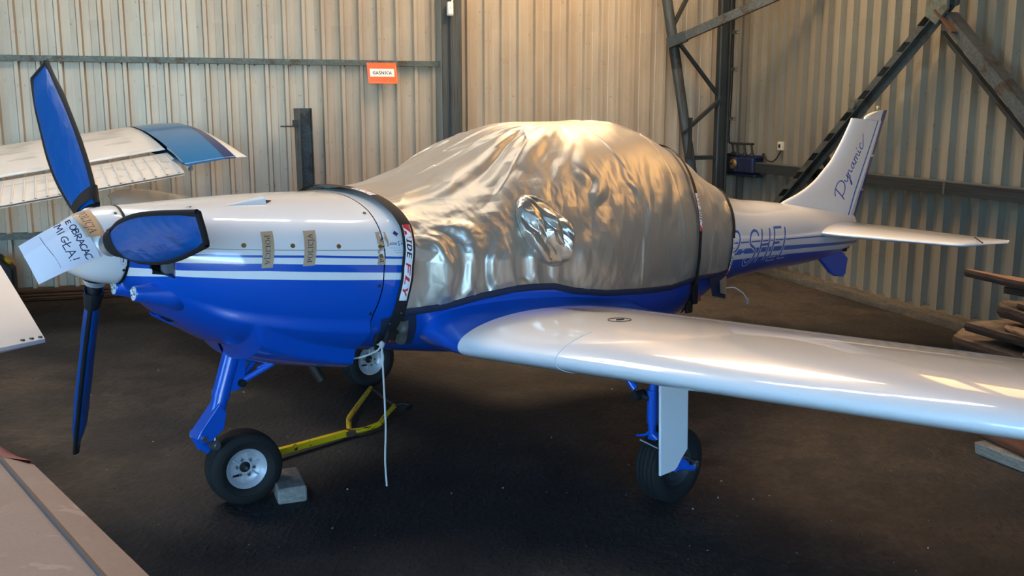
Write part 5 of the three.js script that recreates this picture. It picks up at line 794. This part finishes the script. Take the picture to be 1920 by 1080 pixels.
  const kn = onS(-0.95, 0.735, 0.045);
  part('cord_toggle', (() => { const g = new THREE.SphereGeometry(0.012, 14, 10); g.scale(1, 1.3, 1); g.translate(...kn); return g; })(), mCord, cover);
  part('hanging_cord', tube([kn, [kn[0] + 0.001, 0.60, kn[2] + 0.004], [kn[0] + 0.006, 0.36, kn[2] + 0.006], [kn[0] + 0.002, 0.2, kn[2] + 0.002], [kn[0] + 0.006, 0.085, kn[2] + 0.004]], 0.0042, 60, 8), mCord, cover, 'white cord hanging almost to the floor');
  part('belly_cord', tube([kn, [-0.975, 0.675, 0.42], [-1.01, 0.635, 0.33], [-1.02, 0.612, 0.2], [-1.02, 0.605, 0.0], [-1.01, 0.635, -0.33], [-0.95, 0.72, -0.46]], 0.0042, 70, 8), mCord, cover, 'white cord passing under the hull');
  // buckle and webbing under the middle strap, and the open pocket behind it
  part('webbing', grid(12, 3, (s, q) => { const h = lerp(0.755, 0.585, s), u = 1.0 + 0.004 * s + lerp(-0.017, 0.017, q); return onS(u, h, 0.03); }), mStrap, cover);
  const b2 = onS(1.005, 0.70, 0.04); part('buckle', box(0.045, 0.12, 0.02, ...b2, 0.006), mBlack, cover); const b3 = onS(1.03, 0.615, 0.04); part('buckle', box(0.05, 0.055, 0.02, ...b3, 0.006), mBlack, cover); part('buckle_pin', box(0.012, 0.03, 0.01, b2[0] + 0.03, b2[1] - 0.03, b2[2] + 0.012, 0.003), std({ color: 0xb04040, roughness: 0.5 }), cover);
  const pk = (a, b, c, d, o) => grid(8, 8, (s, v) => { const q = [0, 1, 2].map((i) => lerp(lerp(a[i], b[i], s), lerp(d[i], c[i], s), v)); q[2] += o + 0.008 * Math.sin(s * 3.1) * v; return [...q, s * 0.2, v * 0.2]; });
  const t1 = onS(1.17, 0.748, 0.026), t2 = onS(1.385, 0.752, 0.026), e1 = [1.235, 0.635, 0.44], e2 = [1.37, 0.60, 0.43];
  const pc = part('rear_pocket', pk(t1, t2, e2, e1, 0), mNavy, cover, 'navy edged pocket hanging under the rear hem'); part('pocket_lining', pk([1.27, 0.72, 0.455], [1.37, 0.735, 0.425], [1.355, 0.63, 0.44], [1.285, 0.648, 0.45], 0.006), mSilverBag, pc, 'silver lining of the rear pocket');
  part('tail_cord', tube([[1.38, 0.66, 0.42], [1.45, 0.655, 0.43], [1.52, 0.615, 0.44], [1.555, 0.575, 0.445]], 0.004, 30, 8), mCord, cover); part('cord_tag', box(0.025, 0.035, 0.012, 1.56, 0.565, 0.446, 0.006), std({ color: 0xa58f86, roughness: 0.6 }), cover);
  // the bunched pocket on the side
  const bc = [-0.165, 1.12], bag = grid(140, 90, (s, t) => {
    const a = s * Math.PI * 2, r = Math.pow(t, 0.8), ca = Math.cos(a), sa = Math.sin(a), n = fbm(ca * 2 + 5, sa * 2 + r * 2, 3, 0, 601), rx = 0.148 * (1 + 0.25 * (n - 0.5)), ry = 0.155 * (1 + 0.22 * (n - 0.5));
    const x = r * ca, y = r * sa, u = bc[0] + rx * (x * 0.92 - y * 0.20), h = bc[1] + ry * (y * 0.98 - x * 0.16);
    const dome = Math.pow(Math.max(0, 1 - r * r), 0.42), wr = facet(x * 1.3 + y * 0.4 + 3.3, y * 1.1 - x * 0.3 + 1.7, 605), w2 = facet(x * 2.4 + y * 0.9, y * 2.0 - x + 3, 607), w3 = facet(x * 5, y * 4 + x * 2, 609);
    const p = hullAt(u, h, 0.004 + dome * (0.075 + 0.12 * (wr - 0.45) + 0.05 * (w2 - 0.45) + 0.010 * (w3 - 0.45)) + 0.02 * (1 - r)); return [...p, u * 2, h * 2];
  });
  part('bunched_pocket', weld(bag), mSilverBag, cover, 'bunched shiny pocket of cloth on the side of the cover');
  part('pocket_gather', tube(Array.from({ length: 30 }, (_, i) => { const a = i / 30 * Math.PI * 2, x = Math.cos(a), y = Math.sin(a); return hullAt(bc[0] + 0.14 * (x * 0.92 - y * 0.20), bc[1] + 0.15 * (y * 0.98 - x * 0.16), 0.012 + 0.004 * noise2(x * 5, y * 5)); }), 0.009, 80, 8, true), mSilver, cover);
}
// decals of the cowling's rear edge
{
  const tA = canvasTex(512, 256, (x, w, h) => { x.fillStyle = WHITE; x.fillRect(0, 0, w, h); x.fillStyle = '#24407e'; x.font = 'italic bold 66px sans-serif'; x.textBaseline = 'middle'; x.fillText('AERO', 10, 66, 190); x.fillText('PO', 262, 66, 110); x.strokeStyle = '#24407e'; x.lineWidth = 14; strokePath(x, [[[246, 20], [200, 30, 222, 66, 234, 74], [244, 96, 214, 100, 206, 92]]]); x.lineWidth = 4; strokePath(x, [[[240, 22], [300, 6, 370, 16, 430, 40]]]); x.fillStyle = '#8d98b4'; x.font = '27px sans-serif'; x.fillText('AIRPORT 07130 PRI', 6, 142, 300); x.fillText('SLOVAK  REPUB', 70, 186, 230); x.fillText('www.aeropool', 110, 228, 190); });
  const dec = (u0, u1, h0, h1, t, flip) => grid(8, 8, (s, v) => [...hullAt(lerp(u0, u1, s) + 0.02 * v * 0, lerp(h0, h1, v) - 0.0745 * lerp(0, u1 - u0, s), 0.0015), s, v], { flip: true });
  const fus = plane.children.find((o) => o.name === 'fuselage');
  part('maker_decal', dec(-0.945, -0.845, 1.088, 1.142, 0), phys({ map: tA, roughness: 0.3, clearcoat: 1 }), fus, 'maker lettering in blue beside the front strap');
  const tD = canvasTex(128, 128, (x) => { x.fillStyle = WHITE; x.fillRect(0, 0, 128, 128); x.strokeStyle = '#d6d9dd'; x.lineWidth = 6; x.translate(64, 64); x.rotate(Math.PI / 4); x.strokeRect(-42, -42, 84, 84); x.fillStyle = '#24358c'; x.fillRect(-28, -28, 56, 56); x.fillStyle = '#8e3b2a'; x.fillRect(4, -10, 24, 38); });
  part('diamond_decal', dec(-0.922, -0.882, 1.148, 1.184, 0), phys({ map: tD, roughness: 0.3, clearcoat: 1 }), fus, 'small blue diamond decal');
  const tS = canvasTex(64, 64, (x) => { x.fillStyle = WHITE; x.fillRect(0, 0, 64, 64); x.fillStyle = '#596070'; x.beginPath(); x.moveTo(6, 16); x.lineTo(58, 12); x.lineTo(34, 54); x.lineTo(30, 30); x.fill(); });
  const cw = plane.children.find((o) => o.name === 'cowling'); const ci = (u, w) => { const S = sect(u), th = Math.acos(Math.pow(w / S.w, S.nu / 2)); return hull(u, th, 0.0014); };
  part('arrow_decal', grid(4, 4, (s, v) => [...ci(lerp(-1.645, -1.605, s), lerp(0.155, 0.13, v)), s, v], { flip: true }), phys({ map: tS, roughness: 0.3, clearcoat: 1 }), cw, 'tiny dark arrow decal');
}
// ------------------------------------------------------------------ the wings of three neighbouring aircraft that reach into view
const sect3 = (L, T, tk, a, drop = 0) => { const c = V(T[0] - L[0], T[1] - L[1], T[2] - L[2]), n = V(0, 1, 0).addScaledVector(c, -c.y / c.lengthSq()).normalize(), k = a < 0.5 ? 1 : -1, q = a < 0.5 ? 1 - a * 2 : a * 2 - 1, x = 1 - Math.cos(q * Math.PI / 2), y = k * naca(x, tk) + 0.02 * 4 * x * (1 - x); const len = c.length(); return [L[0] + c.x * x + n.x * y * len, L[1] + c.y * x + n.y * y * len, L[2] + c.z * x + n.z * y * len]; };
const l3 = (a, b, t) => [lerp(a[0], b[0], t), lerp(a[1], b[1], t), lerp(a[2], b[2], t)];
{
  const t = thing('parked_aircraft_wing', 'aircraft wing with a bright blue and navy tip and ribbed flaps by the wall', 'aircraft wing', WORLD, [-3.6, 0, -7.4]);
  const S = [ // span 0..1, nose, tail
    [0, [-5.002, 1.195, -7.40], [-4.50, 1.03, -6.80]], [0.62, [-3.227, 1.47, -8.30], [-2.66, 1.352, -7.66]],
  ];
  const Tp = [[0.62, [-3.227, 1.47, -8.30], [-2.385, 1.25, -7.30]], [0.70, [-3.0, 1.503, -8.36], [-2.24, 1.275, -7.315]], [0.77, [-2.83, 1.515, -8.32], [-2.115, 1.298, -7.325]], [0.82, [-2.70, 1.505, -8.19], [-2.03, 1.306, -7.335]], [0.88, [-2.54, 1.478, -8.06], [-1.995, 1.31, -7.343]], [0.94, [-2.36, 1.43, -7.88], [-1.97, 1.311, -7.348]], [1, [-2.10, 1.35, -7.56], [-1.955, 1.312, -7.352]]];
  const at = (s, A) => { let i = 0; while (i < A.length - 2 && s > A[i + 1][0]) i++; const q = (s - A[i][0]) / (A[i + 1][0] - A[i][0]); return [l3(A[i][1], A[i + 1][1], q), l3(A[i][2], A[i + 1][2], q)]; };
  const tGray = texture(256, (x, y) => { const k = 0.80 + 0.05 * fbm(x * 7, y * 7, 4, 7, 700) - 0.10 * sst(0.6, 0.8, fbm(x * 3, y * 16, 4, 0, 702)); return [k, k * 0.985, k * 0.955]; });
  const mG = phys({ map: tGray, roughness: 0.4, clearcoat: 0.6, clearcoatRoughness: 0.2 });
  const tTip = canvasTex(1024, 512, (x, w, h) => { const X = (s) => (s - 0.6) / 0.4 * w; x.fillStyle = '#d6d4cf'; x.fillRect(0, 0, w, h); x.fillStyle = '#17699f'; x.fillRect(X(0.62), 0, X(0.775) - X(0.62), h); x.fillStyle = '#1b3263'; x.fillRect(X(0.775), 0, X(0.828) - X(0.775), h); const r = mulberry(3); for (let i = 0; i < 700; i++) { x.fillStyle = 'rgba(210,225,232,0.16)'; x.fillRect(r() * w, r() * h, 2, 2); } });
  const mT = phys({ map: tTip, roughness: 0.35, clearcoat: 0.8, clearcoatRoughness: 0.15 });
  part('wing_panel', weld(grid(40, 60, (q, a) => { const [L, T] = at(q * 0.62, S); return [...sect3(L, T, 0.14, a), q * 3, a * 2]; }, { flip: true })), mG, t);
  part('wing_tip', weld(grid(60, 70, (q, a) => { const s = lerp(0.62, 1, q), [L, T] = at(s, Tp); return [...sect3(L, T, lin(s, [0.62, 0.8, 1], [0.115, 0.09, 0.02]), a), (s - 0.6) / 0.4, a]; }, { flip: true })), mT, t, 'bright blue wing tip with a navy band and white edge');
  const F = (s, v) => { const [, G] = at(s, S), e = l3([-4.42, 0.845, -6.42], [-2.405, 1.198, -7.345], s / 0.62), g = [G[0] + 0.01, G[1] - 0.02, G[2] - 0.03], p = l3(g, e, v); p[1] += 0.018 * Math.sin(v * Math.PI) * (1 - v * 0.4); return p; };
  for (const [nm, a, b] of [['flap', 0, 0.432], ['aileron', 0.436, 0.617]]) {
    const f = part(nm, merge([grid(24, 14, (q, v) => [...F(lerp(a, b, q), v), q * 2, v], { flip: false }), grid(24, 8, (q, v) => { const p = F(lerp(a, b, q), v); p[1] -= 0.035 * Math.sin(clamp(v + 0.15) * Math.PI * 0.87) + 0.002; return [...p, q * 2, v]; })]), mG, t);
    const n = Math.round((b - a) / 0.0215); for (let i = 0; i < n; i++) { const s = a + (i + 0.5) / n * (b - a); const g = tube([0.16, 0.4, 0.7, 0.985].map((v) => { const p = F(s, v); p[1] += 0.004; return p; }), 0.008, 16, 8); part('stiffener', g, mG, f); }
  }
  part('hinge_fairing', tube([F(0.618, 0.0), F(0.620, 0.3), F(0.622, 0.72), F(0.624, 0.99)].map((p, i) => [p[0] + 0.02, p[1] + 0.035 - i * 0.004, p[2]]), 0.022, 24, 10), mG, t);
  part('deice_strip', tube([0, 0.2, 0.4, 0.56].map((s) => { const [L, T] = at(s, S), p = sect3(L, T, 0.14, 0.455); return [p[0], p[1] + 0.006, p[2]]; }), 0.010, 40, 8), std({ color: 0x1b2233, roughness: 0.8 }), t, 'dark strip along the leading edge');
  for (let i = 0; i < 40; i++) { const [L, T] = at(0.02 + i * 0.015, S), p = sect3(L, T, 0.14, 0.345); const g = new THREE.SphereGeometry(0.006, 6, 4); g.scale(1, 0.4, 1); g.translate(p[0], p[1] + 0.001, p[2]); part('rivet', g, mG, t); }
  part('gear_leg', rod([-4.55, 0.25, -6.95], [-4.60, 1.05, -7.0], 0.035), mMetal, t); part('tyre', (() => { const g = new THREE.TorusGeometry(0.16, 0.075, 16, 36); g.rotateY(0.3); g.translate(-4.52, 0.235, -6.95); return g; })(), mRubber, t); part('wheel_hub', (() => { const g = new THREE.CylinderGeometry(0.1, 0.1, 0.08, 24); g.rotateX(Math.PI / 2); g.rotateY(0.3); g.translate(-4.52, 0.235, -6.95); return g; })(), mRim, t);
}
{
  const t = thing('parked_aircraft_tailplane', 'plain white pointed aircraft tailplane with three screws along its edge', 'aircraft tailplane', WORLD, [-2.3, 0, -3.9]);
  const A = [-1.700, 0.842, -3.51], B = [-2.46, 0.925, -4.70], C = [-1.755, 0.862, -3.30], D = [-3.5, 0.99, -4.9], E = [-1.75, 0.955, -2.55];
  const top = (q, v) => { const p = l3(l3(A, B, q), l3(E, D, q), v); p[1] += 0.03 * Math.sin(Math.PI * Math.min(1, v * 0.7 + 0.02)) * Math.sin(Math.PI * (0.04 + 0.9 * q)); return p; };
  const edge = 0.013; const m = phys({ color: 0xe4e2e4, roughness: 0.35, clearcoat: 0.7, clearcoatRoughness: 0.15 });
  part('skin', merge([grid(24, 24, top, { flip: false }), grid(24, 24, (q, v) => { const p = top(q, v); p[1] = 2 * l3(l3(A, B, q), l3(E, D, q), v)[1] - p[1] - edge; return p; }, { flip: true }), grid(24, 3, (q, v) => { const p = top(q, 0); p[1] -= edge * v; return p; }), grid(3, 24, (q, v) => { const p = top(0, v); p[1] -= edge * q; return p; })]), m, t);
  for (const v of [0.025, 0.085, 0.145]) { const p = top(0.02, v), g = new THREE.CylinderGeometry(0.0075, 0.0085, 0.005, 14); g.translate(p[0], p[1] + 0.002, p[2]); part('screw', g, mScrew, t); }
  part('tail_leg', rod([-3.2, 0.08, -4.1], [-3.2, 0.93, -4.1], 0.03), mMetal, t); part('tail_wheel', (() => { const g = new THREE.TorusGeometry(0.07, 0.035, 12, 28); g.translate(-3.2, 0.105, -4.1); return g; })(), mRubber, t);
}
{
  const t = thing('parked_aircraft_wing', 'dusty beige wing with a dark red tip in the lower left foreground', 'aircraft wing', WORLD, [-1.2, 0, -1.7]);
  const tB = texture(1024, (x, y) => { const a = fbm(x * 5, y * 5, 4, 0, 800), sp = noise2(x * 160, y * 160, 0, 802), drop = sst(0.66, 0.74, fbm(x * 5, y * 13, 4, 0, 804)) * 0.5 * sst(0.3, 0.6, noise2(x * 60, y * 60, 0, 805)); let c = mix3([0.60, 0.525, 0.475], [0.675, 0.60, 0.55], a); c = mix3(c, [0.76, 0.72, 0.68], drop); const k = sp > 0.985 ? 0.6 : 0.97 + 0.05 * noise2(x * 300, y * 300, 0, 806); return [c[0] * k, c[1] * k, c[2] * k]; });
  const mB = phys({ map: tB, roughness: 0.6, clearcoat: 0.25, clearcoatRoughness: 0.4 });
  const P0 = [-1.198, 0.8, -2.36], P1 = [-0.15, 0.8, -1.117], Q0 = [-1.292, 0.806, -2.371], Q1 = [-0.40, 0.806, -1.275], E0 = [-2.5, 0.87, -2.52], E1 = [-1.6, 0.87, -0.55];
  const fr = (q, v) => { const p = l3(l3(P0, P1, q), l3(Q0, Q1, q), v); p[1] += 0.01 * Math.sin(v * Math.PI * 0.5) - 0.01; return p; }, mn = (q, v) => { const p = l3(l3(Q0, Q1, q), l3(E0, E1, q), v); p[1] += 0.03 * Math.sin(Math.min(1, v * 1.2) * Math.PI * 0.5) ; return p; };
  const uvw = (p) => [...p, p[0] * 0.9, p[2] * 0.9];
  part('wing_panel', merge([grid(30, 30, (q, v) => uvw(mn(q, v))), grid(30, 2, (q, v) => { const p = mn(q, 1); p[1] -= 0.08 * v; return uvw(p); }), grid(4, 20, (q, v) => { const p = mn(1, v); p[1] -= 0.08 * q; return uvw(p); }), grid(10, 10, (q, v) => { const p = mn(q, v); p[1] = 0.76; return uvw(p); }, { flip: true })]), mB, t);
  part('edge_panel', merge([grid(30, 8, (q, v) => uvw(fr(q, v)), { flip: false }), grid(30, 4, (q, v) => { const p = fr(q, 0); p[1] -= 0.022 * v; p[0] -= 0.01 * v; return uvw(p); }), grid(4, 8, (q, v) => { const p = fr(1, v); p[1] -= 0.03 * q; return uvw(p); }), grid(10, 6, (q, v) => { const p = fr(q, v); p[1] -= 0.03; return uvw(p); }, { flip: true })]), mB, t);
  part('hinge_strip', tube(Array.from({ length: 12 }, (_, i) => { const p = l3(Q0, Q1, i / 11); p[1] += 0.001; return p; }), 0.0065, 50, 8), std({ color: 0x776a60, roughness: 0.8 }), t, 'dull grey hinge line');
  const mR = phys({ color: 0x8a2f20, roughness: 0.45, clearcoat: 0.3 });
  const tp = (q, v) => { const a = l3(P0, Q0, Math.min(1, q * 4)), b = q > 0.25 ? l3(Q0, E0, (q - 0.25) / 0.75) : a, o = [[-1.215, 0.792, -2.372], [-1.39, 0.78, -2.55], [-1.75, 0.79, -2.78], [-2.6, 0.84, -2.85]], e = q < 0.33 ? l3(o[0], o[1], q * 3) : q < 0.66 ? l3(o[1], o[2], q * 3 - 1) : l3(o[2], o[3], clamp(q * 3 - 2)); const p = l3(b, e, v); p[1] += 0.004 * Math.sin(v * 3.1) - 0.004 * v; return p; };
  part('wing_tip', merge([grid(40, 10, tp, { flip: true }), grid(40, 3, (q, v) => { const p = tp(q, 1); p[1] -= 0.05 * v; return p; }), grid(40, 4, (q, v) => { const p = tp(q, v); p[1] = 0.745; return p; })]), mR, t, 'dark red wing tip');
  part('gear_leg', rod([-1.9, 0.2, -1.7], [-1.9, 0.84, -1.7], 0.035), mMetal, t); part('tyre', (() => { const g = new THREE.TorusGeometry(0.15, 0.06, 14, 32); g.translate(-1.84, 0.21, -1.7); return g; })(), mRubber, t);
}
renderer.render(scene, camera);
